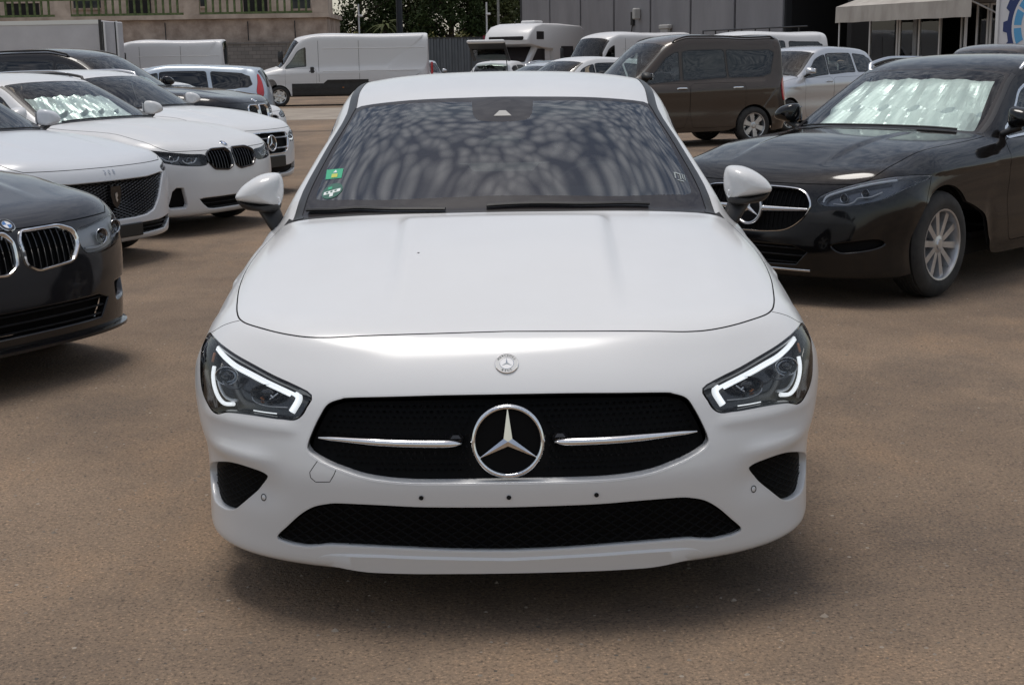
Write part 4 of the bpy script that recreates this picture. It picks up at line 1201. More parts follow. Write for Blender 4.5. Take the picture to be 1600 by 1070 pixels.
    regs = [('lamp', lamp), ('lampgap', lampg), ('grille', half(grille_uv)), ('intake', half(intake_uv)), ('vent', vent),
            ('flap', flap), ('flapgap', flapg),
            ('hood', hood_loop(-.0024)), ('gap', hood_loop(.0024)),
            ('clear', clear_loop), ('screen', screen_loop), ('trim', trim_loop), ('cowl', cowl_loop), ('sw0', sidewin[0]), ('sw1', sidewin[1]), ('rglass', rear_glass), ('roof', roof_loop)]
    for k, d in enumerate(doors):
        g, _ = sh.offset(d, .004)
        regs += [('door%d' % k, d), ('gap', g)]
    def strip(p3, w=.0016):
        uv = np.array([sh.near(p) for p in smooth_loop(p3, closed=False, k=5)])
        a, _ = sh.offset(uv, w, False); b, _ = sh.offset(uv, -w, False)
        return np.concatenate([a, b[::-1]])
    hi = [i for i, rg in enumerate(regs) if rg[0] == 'hood'][0]
    regs.insert(hi, ('gap', strip([(.762,.424,.784),(.803,.447,.771),(.846,.479,.746),(.866,.505,.735)])))
    regs.insert(hi, ('gap', strip([(.893,.50,.66),(.905,.56,.64),(.915,.62,.61),(.92,.66,.60)])))
    regs += [('bumper', poly_loop(bumper, 60)), ('fender', poly_loop(fender, 60))]
    pn = panelize(sh, regs, 1, [arch(.93, .335, .372), arch(3.66, .335, .372)], [(.93, .335, .3715, .6), (3.66, .335, .3715, .6)])
    W = M['white']
    shell_mesh(sh, pn['hood'], 'hood', W, root)
    bump = shell_mesh(sh, pn['bumper'], 'front_bumper', W, root)
    shell_mesh(sh, pn['roof'], 'roof', W, root)
    shell_mesh(sh, pn['cowl'], 'cowl', M['blackplastic'], root)
    shell_mesh(sh, pn['body'], 'body_side', W, root)
    for sd in ('plus', 'minus'):
        shell_mesh(sh, pn['fender'], 'fender', W, root, sd)
        shell_mesh(sh, pn['door0'], 'front_door', W, root, sd)
        shell_mesh(sh, pn['door1'], 'rear_door', W, root, sd)
        shell_mesh(sh, pn['sw0'], 'side_window', M['glass'], root, sd)
        shell_mesh(sh, pn['sw1'], 'side_window', M['glass'], root, sd)
        shell_mesh(sh, pn['trim'], 'roof_trim', M['trim_black'], root, sd, .002)
    shell_mesh(sh, pn['flap'], 'tow_eye_cover', W, bump, 'minus')
    shell_mesh(sh, pn['flap'], 'bumper_patch', W, bump, 'plus'); shell_mesh(sh, pn['flapgap'], 'bumper_patch', W, bump, 'plus')
    shell_mesh(sh, pn['flapgap'], 'cover_joint', M['seam'], bump, 'minus', -.002)
    shell_mesh(sh, pn['gap'], 'panel_gap', M['seam'], root, 'both', -.003)
    for sd in ('plus', 'minus'): shell_mesh(sh, pn['lampgap'], 'lamp_seal', M['gloss_black'], root, sd, -.006)
    ws = shell_mesh(sh, pn['clear'], 'windscreen', M['screen'], root)
    shell_mesh(sh, pn['screen'], 'windscreen_border', M['frit'], ws)
    shell_mesh(sh, pn['rglass'], 'rear_window', M['glass'], root)
    # liners seen through the glass
    shell_mesh(sh, pn['roof'], 'headliner', M['headliner'], root, 'both', -.03, True)
    for nm in ('body', 'door0', 'door1', 'trim', 'fender'):
        shell_mesh(sh, pn[nm], 'inner_lining', M['interior'], root, 'both', -.025, True)
    shell_mesh(sh, pn['hood'], 'hood_liner', M['seam'], root, 'both', -.012, True)
    shell_mesh(sh, pn['bumper'], 'bumper_liner', M['seam'], root, 'both', -.012, True)
    # --- openings
    def opening(uvh, prof, nm, mat, smooth_end=True):
        full = rim(sh, uvh, prof, (0, 1, 0), sides=('plus', 'minus'), closed=False)
        return full.build(nm, mat, bump, angle=R(60))
    opening(grille_uv, [(-.004, -.0005), (0, .001), (.0015, .005), (.002, .02), (.002, .045)], 'grille_surround', W)
    opening(intake_uv, [(-.004, -.0005), (0, .001), (.0012, .004), (.0015, .024)], 'intake_surround', W)
    for sd in ('plus', 'minus'): rim(sh, vent, [(-.003, -.0004), (0, .001), (.0012, .004), (.0015, .022)], None, sides=(sd,)).build('vent_surround', W, bump, angle=R(60))
    gr = shell_mesh(sh, pn['grille'], 'grille', M['grille_black'], root, 'both', -.036)
    lg = shell_mesh(sh, pn['intake'], 'lower_grille', M['grille_black'], root, 'both', -.018)
    for sd in ('plus', 'minus'):
        shell_mesh(sh, pn['vent'], 'side_vent', M['grille_black'], root, sd, -.02)
    lattice(sh, (sym_loop(intake_h)-[0, .29])*[.985, .93]+[0, .291], -.009, .021, R(33), .0026, sh.front, 'grille_mesh', M['mesh_black'], lg, 160)
    vp, _ = sh.ev(vent); vpoly = vp[:, [0, 2]]
    for sg in (1, -1):
        lattice(sh, ((vpoly-vpoly.mean(0))*[.80, .84]+vpoly.mean(0))*[sg, 1], -.012, .014, R(33), .0016, sh.front, 'vent_mesh', M['mesh_black'], lg, 40)
    # grille pins in rows
    pins = MB(); gp = sym_loop(grille_h)
    for r_ in range(15):
        z = .425+.0148*r_
        for k in range(-30, 31):
            x = (k+.5*(r_ % 2))*.0185
            q = np.array([[x, z]])
            if not inside((gp-[0, .528])*[.955, .84]+[0, .535], q)[0] or (x*x+(z-.524)**2) < .108**2: continue
            p, n = sh.ev(sh.front([(abs(x), z)]), -.033); p = p[0]; p[0] *= 1 if x >= 0 else -1
            w, h = .0062, .0035
            pins.add([(p[0]-w, p[1], p[2]), (p[0], p[1], p[2]-h), (p[0]+w, p[1], p[2]), (p[0], p[1], p[2]+h), (p[0], p[1]-.012, p[2]+.001)], [(0,1,4),(1,2,4),(2,3,4),(3,0,4)])
    o = pins.build('grille_pins', M['gloss_black'], gr); o['kind'] = 'stuff'
    # chin lip: a separate blade under the intake
    tr = pchip([0, .212, .347, .471, .514, .535], [[.200], [.206], [.209], [.205], [.194], [.176]], np.linspace(0, .535, 40))[:, 0]
    rows = []
    for x, zt in zip(np.linspace(0, .535, 40), tr):
        k = .62*(1-smoothstep(.40, .535, x)); zl = .158+.012*smoothstep(.36, .53, x)
        a = sh.ev(sh.front([(x, zt+.004)]), -.001)[0][0]; b = sh.ev(sh.front([(x, zt)]))[0][0]; c = sh.ev(sh.front([(x, .168)]))[0][0]
        rows.append([(a[0], a[1], a[2]), (b[0], b[1]-.004*k, zt+.002), (b[0], b[1]-.011*k, zt-.003), (c[0], c[1]-.015*k, .170), (c[0], c[1]-.010*k, zl), (c[0], c[1]+.03, zl-.003)])
    rows = [[(-p[0], p[1], p[2]) for p in r] for r in rows[:0:-1]]+rows
    m = MB(); v = [p for r in rows for p in r]; f = []
    for i in range(len(rows)-1):
        for k in range(5): f.append((i*6+k, i*6+k+1, (i+1)*6+k+1, (i+1)*6+k))
    m.add(v, f); m.build('front_lip', W, bump, angle=R(50))
    # star and chrome blades
    star_badge(root, (0, .026, .525), .0975, R(8), 0., tube=.075, disc='grille_black')
    for sg in (1, -1):
        m = MB(); pts = []; rad = []
        for t in np.linspace(0, 1, 24):
            x = .122+(.503-.122)*t
            z = .517+.0135*t-.004*t*t
            y = sh.ev(sh.front([(x, z)]))[0][0][1]+.004-.012*math.sin(math.pi*min(t*1.2, 1))
            pts.append((sg*x, y, z)); rad.append(.002+.0105*(min(1, t/.10)**.5)*(1-.25*t-.55*max(0, t-.6)/.4*.9)*(1 if t < .93 else max(.1, (1-t)/.07)))
        m.tube(pts, rad, 12, 0, True, (1.5, 1.0), up=(0, 0, 1))
        m.build('grille_blade', M['chrome'], gr, angle=R(60))
        b = MB(); b.box((sg*.138-.022, .062, .508), (sg*.138+.022, .09, .532), 0, None, .008); b.build('blade_mount', M['gloss_black'], gr)
    # round badge on the nose
    pc, nn = sh.ev(sh.front([(0, .704)])); pc, nn = pc[0], nn[0]
    q = Vector(nn).to_track_quat('Z', 'Y').to_matrix().to_4x4(); q.translation = Vector(pc)
    # keep its top pointing up the nose
    zx = Vector(nn).normalized(); xx = Vector((1, 0, 0)); yy = zx.cross(xx)
    q = Matrix((xx, yy, zx)).transposed().to_4x4(); q.translation = Vector(pc)+zx*.001
    bd = MB(); bd.lathe([(.0315, -.003), (.0325, .001), (.031, .003), (.030, .003)], 40, 0, q)
    bd.lathe([(.030, .0026), (.0195, .0026)], 40, 1, q); bd.lathe([(.0195, .003), (.0182, .0034), (.0178, .0026)], 40, 0, q); bd.lathe([(.0178, .0026), (0, .0026)], 32, 2, q)
    badge = bd.build('nose_badge', [M['chrome'], M['badge_ring'], M['badge_white']], root, angle=R(40))
    st = MB()
    for k in range(3):
        a = math.pi/2+k*2*math.pi/3; wi = .0026
        st.add([(.017*math.cos(a), .017*math.sin(a), .003), (wi*math.cos(a+1.05), wi*math.sin(a+1.05), .003), (0, 0, .0048), (wi*math.cos(a-1.05), wi*math.sin(a-1.05), .003)], [(0,1,2),(0,2,3)], 0, q)
    st.build('badge_star', M['satin'], badge)
    def ring_text(txt, a0, a1, rad, size, flip):
        for k, ch in enumerate(txt):
            a = a0+(a1-a0)*k/max(1, len(txt)-1)
            c = bpy.data.curves.new('letter', 'FONT'); c.body = ch; c.size = size; c.align_x = 'CENTER'; c.align_y = 'CENTER'; c.resolution_u = 2
            o = bpy.data.objects.new('badge_letter', c); c.materials.append(M['seam']); COL.objects.link(o)
            mt = q @ Matrix.Translation((rad*math.cos(a), rad*math.sin(a), .0032)) @ Matrix.Rotation(a-math.pi/2+(math.pi if flip else 0), 4, 'Z')
            dg = bpy.context.evaluated_depsgraph_get(); me = bpy.data.meshes.new_from_object(o.evaluated_get(dg))
            bpy.data.objects.remove(o); me.transform(mt)
            n_ = link(bpy.data.objects.new('badge_letter', me), badge)
    ring_text('MERCEDES', R(148), R(32), .0247, .0085, False)
    ring_text('BENZ', R(243), R(297), .0247, .0085, True)
    # plate screw holes, parking sensors, stone chip
    dots = [(-.23, .381), (0, .380), (.23, .381)]
    for x, z in dots:
        p, n = sh.ev(sh.front([(abs(x), z)])); m = MB()
        m.lathe([(0, 0), (.0055, 0), (.0062, .002)], 14, 0, Matrix.Translation((x, p[0][1]-.0012, z)) @ Matrix.Rotation(R(90), 4, 'X'))
        m.build('screw_hole', M['seam'], bump)
    for sg in (1, -1):
        p, n = sh.ev(sh.front([(.668, .345)])); p, n = p[0]*[sg, 1, 1], n[0]*[sg, 1, 1]
        qt = Vector(n).to_track_quat('Z', 'Y').to_matrix().to_4x4(); qt.translation = Vector(p)+Vector(n)*.0006
        m = MB(); m.lathe([(.0075, .0), (.0098, 0), (.0100, .0006)], 24, 0, qt); se = m.build('parking_sensor', M['seam'], bump)
        m = MB(); m.lathe([(0, .0012), (.0070, .0008), (.0078, -.001)], 24, 0, qt); m.build('sensor_face', W, se, True)
    p, n = sh.ev(sh.top([(-.255 if False else .255, .74)])); m = MB()
    m.lathe([(0, .0014), (.0035, .0006), (.0042, 0)], 8, 0, Matrix.Translation((-.265, p[0][1], p[0][2])))
    m.build('stone_chip', M['seam'], root)
    # --- headlamps
    for sd, sg in (('plus', 1), ('minus', -1)):
        hl = empty('headlamp'); hl.parent = root
        shell_mesh(sh, pn['lamp'], 'lens', M['lens'], hl, sd, .001)
        shell_mesh(sh, pn['lamp'], 'housing', M['lamp_dark'], hl, sd, -.055)
        w = rim(sh, lamp, [(0, .0), (.003, .004), (.010, .02), (.012, .056)], None, sides=(sd,)); w.build('housing_wall', M['gloss_black'], hl, angle=R(60))
        # light guides
        ribbon_tube(sh, [(.832,.392,.722),(.8,.336,.707),(.76,.285,.691),(.711,.241,.677),(.663,.204,.662),(.618,.175,.648),(.585,.156,.637),(.562,.145,.628)], -.014, .0052, hl, 'light_guide', M['led'], sd, (1, 1))
        ribbon_tube(sh, [(.836,.40,.714),(.802,.340,.699),(.761,.289,.682),(.711,.245,.667),(.663,.208,.652),(.622,.180,.640),(.590,.160,.630)], -.018, .0045, hl, 'light_guide', M['led'], sd)
        ribbon_tube(sh, [(.572,.150,.634),(.563,.144,.628),(.563,.139,.618),(.571,.135,.604),(.582,.131,.588)], -.010, [.008]*6+[.0100]*19, hl, 'light_guide', M['led'], sd)
        ribbon_tube(sh, [(.838,.347,.672),(.841,.332,.645),(.832,.306,.615),(.815,.279,.592),(.794,.254,.583),(.762,.228,.588)], -.014, .0058, hl, 'light_guide', M['led'], sd)
        ribbon_tube(sh, [(.824,.317,.655),(.815,.291,.626),(.797,.263,.604),(.777,.243,.598),(.752,.223,.600)], -.016, .0042, hl, 'light_guide', M['guide'], sd)
        ribbon_tube(sh, [(.694,.179,.5815),(.66,.161,.5805),(.625,.144,.5805)], -.008, .0016, hl, 'trim_line', M['led'], sd)
        # projector and reflector bowls
        for (px_, pz_, rw, rh, mt_) in ((.78, .650, .034, .026, 'reflector'), (.655, .622, .045, .024, 'lamp_dark')):
            pp, nn = sh.ev(sh.front([(px_, pz_)])); pp, nn = pp[0], nn[0]
            qt = Vector((0.15, -1, .1)).normalized().to_track_quat('Z', 'Y').to_matrix().to_4x4(); qt.translation = Vector(pp)+Vector((0, .042, 0))
            qt = qt @ Matrix.Diagonal((rw, rh, rh, 1))
            m = MB(); m.lathe([(1.0, .55), (.96, .6), (.9, .45), (.75, .1), (.5, -.2), (0, -.35)], 28, 0, qt)
            m.lathe([(.52, .1), (.5, .35), (.4, .55), (.2, .68), (0, .72)], 24, 1, qt)
            mm = Matrix.Diagonal((sg, 1, 1, 1))
            m.v = [tuple(mm @ Vector(v)) for v in m.v]
            m.build('projector', [M['reflector'] if mt_ == 'reflector' else M['gloss_black'], M['gloss_black']], hl, True)
        ribbon_tube(sh, [(.703,.200,.640),(.709,.199,.616),(.695,.186,.603),(.66,.168,.597),(.60,.143,.599)], -.022, .0018, hl, 'trim_line', M['satin'], sd)
        ribbon_tube(sh, [(.665,.185,.640),(.648,.172,.622)], -.03, .0035, hl, 'reflector_edge', M['reflector'], sd)
        ribbon_tube(sh, [(.635,.172,.640),(.66,.176,.618)], -.032, .003, hl, 'reflector_edge', M['reflector'], sd)
        ribbon_tube(sh, [(.690,.190,.617),(.680,.184,.610)], -.035, .007, hl, 'side_reflector', M['amber'], sd)
        ribbon_tube(sh, [(.800,.29,.640),(.785,.265,.632),(.752,.238,.634),(.744,.236,.648)], -.02, [.006]*19, hl, 'trim_blade', M['satin'], sd, (1, .5))
        ribbon_tube(sh, [(.850,.40,.705),(.852,.38,.68)], -.02, .004, hl, 'side_reflector', M['amber'], sd)
    # --- door mirrors
    for sg in (1, -1):
        mr = empty('door_mirror'); mr.parent = root
        cap = smooth_loop([(.815,1.105),(.860,1.112),(.905,1.098),(.948,1.070),(.974,1.040),(.978,1.022),(.960,1.010),(.90,1.0),(.845,.995),(.818,1.0),(.806,1.05)], k=4)
        v, f = dome(cap*[sg, 1], .105, .06, 1.60, 8, 2.5)
        if sg < 0: f = [q[::-1] for q in f]
        mesh_obj('mirror_cap', v, f, W, mr, True)
        low = smooth_loop([(.818,1.004),(.845,.999),(.90,1.004),(.962,1.015),(.974,1.020),(.962,.998),(.935,.982),(.86,.972),(.826,.976)], k=4)
        v, f = dome(low*[sg, 1], .095, .055, 1.60, 8, 2.6)
        if sg < 0: f = [q[::-1] for q in f]
        mesh_obj('mirror_base', v, f, M['blackplastic'], mr, True)
        m = MB(); m.tube([(sg*.865, 1.60, .985), (sg*.845, 1.575, .955), (sg*.83, 1.555, .93), (sg*.82, 1.55, .91)], [.042, .038, .034, .03], 12, 0, True, (1.0, .7)); m.build('mirror_arm', M['blackplastic'], mr, angle=R(50))
        m = MB(); m.add([(sg*.82, 1.662, 1.095), (sg*.93, 1.66, 1.075), (sg*.965, 1.658, 1.03), (sg*.95, 1.658, 1.0), (sg*.83, 1.66, .99)], [(0, 1, 2, 3, 4) if sg < 0 else (4, 3, 2, 1, 0)]); m.build('mirror_glass', M['chrome'], mr)
        m = MB(); m.tube([(sg*.812, 1.52, 1.03), (sg*.8105, 1.53, 1.012), (sg*.815, 1.528, 1.003)], .004, 6); m.build('indicator', M['guide'], mr)
    # --- wipers, sensor window, stickers on the windscreen
    for pts in ([(-.69,1.405,.985),(-.6,1.352,.99),(-.5,1.318,.997),(-.387,1.27,1.0),(-.2,1.24,1.0)], [(.50,1.315,.997),(.30,1.275,1.003),(.12,1.265,1.008),(-.06,1.25,1.005)]):
        m = MB(); w3 = []
        for p in smooth_loop(pts, closed=False, k=6):
            uv = sh.near((abs(p[0]), p[1], p[2])); e, n = sh.ev(uv, .009); e = e[0]; w3.append((e[0]*(1 if p[0] > 0 else -1), e[1], e[2]))
        m.tube(w3, .0065, 6, 0, True, (1.6, 1)); m.build('wiper', M['blackplastic'], root)
    cw = MB()
    def on_glass(pts, off):
        out = []
        for x, y, z in pts:
            e, n = sh.ev(sh.near((abs(x), y, z)), off); e = e[0]; out.append((e[0]*(1 if x >= 0 else -1), e[1], e[2]))
        return out
    cw.add(on_glass([(-.034,1.868,1.292),(.034,1.868,1.292),(.012,1.915,1.312),(-.012,1.915,1.312)], .0015), [(0, 1, 2, 3)]); cw.build('camera_window', M['headliner'], ws)
    def sticker(nm, quad, mat, off=.0015, par=ws):
        m = MB(); m.add(on_glass(quad, off), [tuple(range(len(quad)))]); return m.build(nm, mat, par)
    s1 = sticker('windscreen_sticker', [(-.650,1.596,1.084),(-.588,1.568,1.09),(-.587,1.634,1.12),(-.653,1.668,1.114)], M['green_sticker'])
    sticker('sticker_print', [(-.628,1.592,1.09),(-.605,1.582,1.092),(-.605,1.608,1.102),(-.628,1.618,1.10)], M['yellow_print'], .0025, s1)
    sticker('sticker_print', [(-.624,1.625,1.103),(-.608,1.618,1.104),(-.614,1.64,1.112)], M['white_print'], .0025, s1)
    c0 = np.array((-.614, 1.493, 1.050)); ax = np.array((.0395, -.007*0, .004)); ay = np.array((0, .051, .0215))
    s2 = sticker('windscreen_sticker', [tuple(c0+ax*math.cos(a)+ay*math.sin(a)) for a in np.linspace(0, 2*math.pi, 24, endpoint=False)], M['dkgreen_sticker'])
    def bar(u0, u1, v0, v1): return [tuple(c0+ax*a+ay*b) for a, b in ((u0, v0), (u1, v0), (u1, v1), (u0, v1))]
    sticker('sticker_print', bar(-.8, .8, -.32, .08), M['white_print'], .0025, s2)
    sticker('sticker_print', bar(-.2, .15, -.75, -.32), M['white_print'], .0025, s2)
    sticker('sticker_print', bar(-.45, -.05, .28, .6), M['green_sticker'], .0025, s2)
    for a, b in ((-.55, -.35), (-.15, .05), (.25, .45)): sticker('sticker_print', bar(a, b, -.2, -.02), M['dkgreen_sticker'], .0032, s2)
    c0 = np.array((.640, 1.57, 1.075)); ax = np.array((.022, 0, 0)); ay = np.array((0, .026, .012)); pale = M['pale_print']
    for q in ((-1, -.75, -.7, .9), (.0, .2, -.7, .9), (-.75, .0, .6, .9), (.45, .65, -.4, .9), (.85, 1.0, -.7, .9), (-.6, .6, -1.2, -.95)): sticker('inspection_mark', bar(*q), pale, .0015)
    # --- cabin, wheels, underside
    cabin(root, 1.62, 2.55, 3.42, .965, .80, .36)
    m = MB(); m.box((-.58, 3.45, .93), (.58, 4.0, .96)); m.build('parcel_shelf', M['interior'], root)
    m = MB(); m.box((-.11, 1.99, 1.25), (.11, 2.02, 1.305), 0, None, .012); m.tube([(0, 2.01, 1.3), (0, 2.06, 1.34)], .01, 6); m.build('rear_view_mirror', M['interior'], root)
    underbody(root, .45, 4.3, .86, .17, (.93, 3.66), .328, .78)
    for y in (.93, 3.66):
        for x in (.79, -.79): wheel(root, x, y, .328, .22, .66, 5, 'twin')
    return root
sedan = build_sedan()
# ------------------------------------------------------------------ other cars: same shell, other proportions
YS = [0, .93, 1.22, 2.05, 2.65, 3.66, 4.68]
ZS = [.14, .345, .465, .63, .765, 1.0, 1.36, 1.456]
BASE = sedan_rings()
def car_rings(W, ykeys, zkeys, nose_y=None, tail='wagon', roof_w=1.0, lean=1.0):
    ym = lambda y: np.interp(y, YS, ykeys)+np.where(y > YS[-1], (y-YS[-1]), 0)
    zq = lambda z: pchip(ZS, np.array(zkeys, float)[:, None], np.clip(z, ZS[0], ZS[-1]))[:, 0]+np.minimum(z-ZS[0], 0)
    L = ykeys[-1]; out = []
    zr = zkeys[-1]; zb = zkeys[5]
    for i, g in enumerate(BASE[:20]):
        r = np.array(g); src_y0 = r[0, 1]
        y = ym(r[:, 1]); z = zq(r[:, 2]); x = r[:, 0]*W/.916
        if nose_y is not None and i <= 10:
            dy = nose_y[i]-y[0]
            y = y+dy*(1-np.linspace(0, 1, NC)**1.5)
        if i >= 15:
            k = np.clip((z-zb*.95)/(zr-zb*.95), 0, 1); x = x*(1+(roof_w-1)*k)
        out.append(np.stack([x, y, z], 1))
    r19 = out[-1]
    xr4, xr5 = r19[4, 0], r19[5, 0]; b = r19[6]; sh_ = r19[7]; wst = r19[8]; sill = r19[10]
    ya2 = ykeys[5]
    if tail == 'wagon':
        z4, z5 = r19[4, 2], r19[5, 2]; zc = r19[0, 2]; zb_ = b[2]
        def rr(yc, dz, y6, y8, y10, z10, k=1.0, x10=None):
            return ring({0: (0, yc, zc+dz), 2: (xr4*.52*k, yc, zc+dz-.008), 4: (xr4*k, yc-.03, z4+dz), 5: (xr5*k, yc-.04, z5+dz), 6: (b[0]*(.99), y6, zb_+.03), 7: (sh_[0], y6, sh_[2]+.03), 8: (wst[0], y8, wst[2]), 10: (x10 or wst[0]*.99, y10, z10)})
        out.append(rr((r19[0, 1]+ya2)/2, -.005, (r19[0, 1]+ya2)/2, (r19[0, 1]+ya2)/2, (r19[0, 1]+ya2)/2, sill[2], 1.0, sill[0]))
        out.append(rr(ya2, -.03, ya2, ya2-.05, ya2-.1, .45, .97))
        out.append(rr(L-.42*(.5+.5*lean), -.07*lean, ya2+.3, ya2+.25, ya2, .5, .94))
        zt = zc-.10*(.4+.6*lean); q_ = lean
        out.append(ring({0: (0, L-.09-.18*q_, zt), 2: (xr4*.5, L-.10-.18*q_, zt-.006), 4: (xr4*.96, L-.15-.18*q_, z4-.11*(.4+.6*q_)), 5: (xr5*.97, L-.18-.18*q_, z5-.12*(.5+.5*q_)), 6: (b[0]*.96, L-.20-.10*q_, zb_+.03), 7: (sh_[0]*.97, L-.26-.10*q_, sh_[2]+.02), 8: (wst[0]*.99, L-.45, wst[2]), 10: (wst[0]*.99, ya2+.05, .5)}))
        zm = zb_
        out.append(ring({0: (0, L-.08, zm), 2: (.4*W, L-.085, zm), 4: (.66*W, L-.12, zm), 5: (.76*W, L-.15, zm), 6: (.85*W, L-.20, zm-.02), 7: (.92*W, L-.28, zm-.06), 8: (.985*W, L-.4, zm-.16), 10: (.99*W, ya2+.1, .48)}))
        out.append(ring({0: (0, L-.05, zm*.74), 2: (.4*W, L-.055, zm*.74), 4: (.66*W, L-.09, zm*.74), 6: (.87*W, L-.17, zm*.73), 7: (.94*W, L-.24, zm*.7), 8: (.985*W, L-.38, zm*.66), 10: (.99*W, ya2+.16, .43)}))
        out.append(ring({0: (0, L, zm*.5), 2: (.4*W, L-.005, zm*.5), 4: (.66*W, L-.04, zm*.5), 6: (.87*W, L-.13, zm*.49), 7: (.94*W, L-.22, zm*.47), 8: (.985*W, L-.36, zm*.44), 10: (.99*W, ya2+.22, .38)}))
        out.append(ring({0: (0, L-.06, .27), 2: (.4*W, L-.065, .27), 4: (.64*W, L-.1, .27), 6: (.84*W, L-.2, .26), 7: (.91*W, L-.28, .25), 8: (.95*W, L-.38, .24), 10: (.96*W, ya2+.3, .22)}))
    return out

def outline_front(sh, pts, k=5, smooth=False, closed=True):
    p = smooth_loop(pts, k=k, closed=closed) if smooth else round_poly(pts, .22, 3, 4)
    return p, sh.front(p)

def build_car(name, label, cat, loc, heading, mat, W, ykeys, zkeys, nose_y=None, tail='wagon', roof_w=1.0, wheel_r=.33, spokes=10, group=None,
              holes=(), lamps=(), side_glass=None, privacy=False, mirrors=True, mirror_mat=None, rails=None, doors=None, extra=None, du=.03, ya=None,
              cabin_on=True, seat_z=None, hoodedge=5.3, hood0=9.15, glassmat='screen2', arch_r=None, cladding=False, trim='trim_black', scale=1., plate=None, wheel_style='straight', taillamp=None, belt_chrome=False, rims='alloy', sculpt=None, lean=1.0, bands=(), handle_mat=None, wipers=True):
    th = math.atan2(heading[0], -heading[1])
    root = empty(name, (loc[0], loc[1], 0), th, label, cat, group)
    root.scale = (scale,)*3
    sh = Shell(car_rings(W, ykeys, zkeys, nose_y, tail, roof_w, lean), du=du, smooth=2)
    def default_sculpt(P):
        x, y, z = np.abs(P[..., 0]), P[..., 1], P[..., 2]
        yc = ykeys[2]; zb0 = zkeys[5]; W0 = W
        d = np.where((y < yc+.1) & (z > zkeys[4]*.93), .012*(1-smoothstep(.36, .41, x/W0-.03*(y-.3)))*smoothstep(.22, .7, y)*(1-smoothstep(yc-.2, yc, y)), 0)
        side = (x > .75*W0)*smoothstep(.5, .8, y)*(1-smoothstep(ykeys[6]-.5, ykeys[6]-.3, y))
        zc = zb0*.80+.02*(y-2)
        d += side*np.where(z > zc, .012*np.exp(-((z-zc)/.05)**2), .012*np.exp(-((z-zc)/.008)**2))
        d += side*-.012*np.exp(-((z-zb0*.55)/.10)**2)
        d += side*.010*np.exp(-((z-zkeys[0]-.14)/.03)**2)
        return d
    sh.displace(sculpt or default_sculpt)
    ya1, ya2 = ya or (ykeys[1], ykeys[5])
    ar = arch_r or wheel_r+.04
    L = ykeys[-1]; zb = zkeys[5]; zr = zkeys[-1]
    paint_ = M[mat]
    def centre(uv):
        return np.concatenate([uv, [(uv[-1][0], -2), (uv[0][0], -2)]])
    regs = []; done = []
    for h in holes:
        if h.get('centre'):
            p = smooth_loop(h['pts'], k=5, closed=False) if h.get('smooth', True) else poly_loop(h['pts'], 5, False)
            uv = sh.front(p); uv[0, 1] = 0; uv[-1, 1] = 0
            regs.append((h['id'], centre(uv)))
        else:
            p = smooth_loop(h['pts'], k=5) if h.get('smooth') else round_poly(h['pts'], h.get('r', .22), 3, 4)
            uv = sh.front(p); regs.append((h['id'], uv))
        done.append((h, p, uv))
    ldone = []
    for l in lamps:
        p = smooth_loop(l['pts'], k=4)
        uv = sh.front(p) if l.get('proj', 'front') == 'front' else (sh.rear(p) if l['proj'] == 'rear' else np.array([sh.near(q) for q in p]))
        g, _ = sh.offset(uv, .004)
        regs += [(l['id'], uv), ('seam', g)]
        ldone.append((l, p, uv))
    def arch(yc, r):
        return sh.side([(yc+r*math.cos(t), wheel_r+r*math.sin(t)) for t in np.linspace(R(-18), R(198), 36)])
    nr = len(sh.iu)
    # hood
    hl = np.concatenate([sh.rc([(hood0, c) for c in np.linspace(0, hoodedge-1, 8)]), sh.rc([(hood0+.25, hoodedge-.35), (hood0+.7, hoodedge-.05), (hood0+1.2, hoodedge)]), sh.rc([(r, hoodedge) for r in np.linspace(10.9, 13.92, 14)])])
    back = sh.rc([(13.92, c) for c in np.linspace(hoodedge-.02, 0, 10)])
    def hoodl(d):
        a, _ = sh.offset(hl, d, False); b, _ = sh.offset(hl, -d, False)
        tgt = sh.rc([(12, 0)])[0]
        a, b = (a, b) if np.linalg.norm(a.mean(0)-tgt) < np.linalg.norm(b.mean(0)-tgt) else (b, a)
        return a, b
    ha, hb = hoodl(.003); ha[0, 1] = hb[0, 1] = 0
    mk = lambda a: np.concatenate([a, back, [(back[-1][0], -2), (a[0][0], -2)]])
    regs += [('hood', mk(ha)), ('gap', mk(hb))]
    def scr(r0, r1, c1, n=9):
        pts = [(r0, c) for c in np.linspace(0, c1-.25, n)]+[(r0+.07, c1-.06)]+[(r, c1) for r in np.linspace(r0+.2*min(1, (r1-r0)/2), r1-.2*min(1, (r1-r0)/2), 10)]+[(r1-.05*min(1, (r1-r0)), c1-.06)]+[(r1, c) for c in np.linspace(c1-.25, 0, n)]
        return centre(sh.rc(pts))
    regs += [('clear', scr(14.2, 16.93, 3.78)), ('border', scr(14.04, 17.02, 3.98))]
    cwl = centre(sh.rc([(13.93, c) for c in np.linspace(0, 5.2, 10)]+[(14.12, c) for c in np.linspace(4.8, 0, 10)]))
    trim_l = np.concatenate([sh.rc([(r, 3.98) for r in np.linspace(14.05, 17.05, 14)]), sh.rc([(r, 4.45) for r in np.linspace(17.05, 14.05, 14)])])
    regs += [('trim', trim_l), ('cowl', cwl)]
    sg = side_glass or [[(15.35, 5.55), (15.2, 5.93), (18.2, 5.93), (18.2, 5.2), (16.7, 5.2)], [(18.4, 5.2), (18.4, 5.93), (20.4, 5.93), (20.4, 5.2)], [(20.6, 5.2), (20.6, 5.93), (22.3, 5.9), (22.6, 5.7), (22.2, 5.25)]]
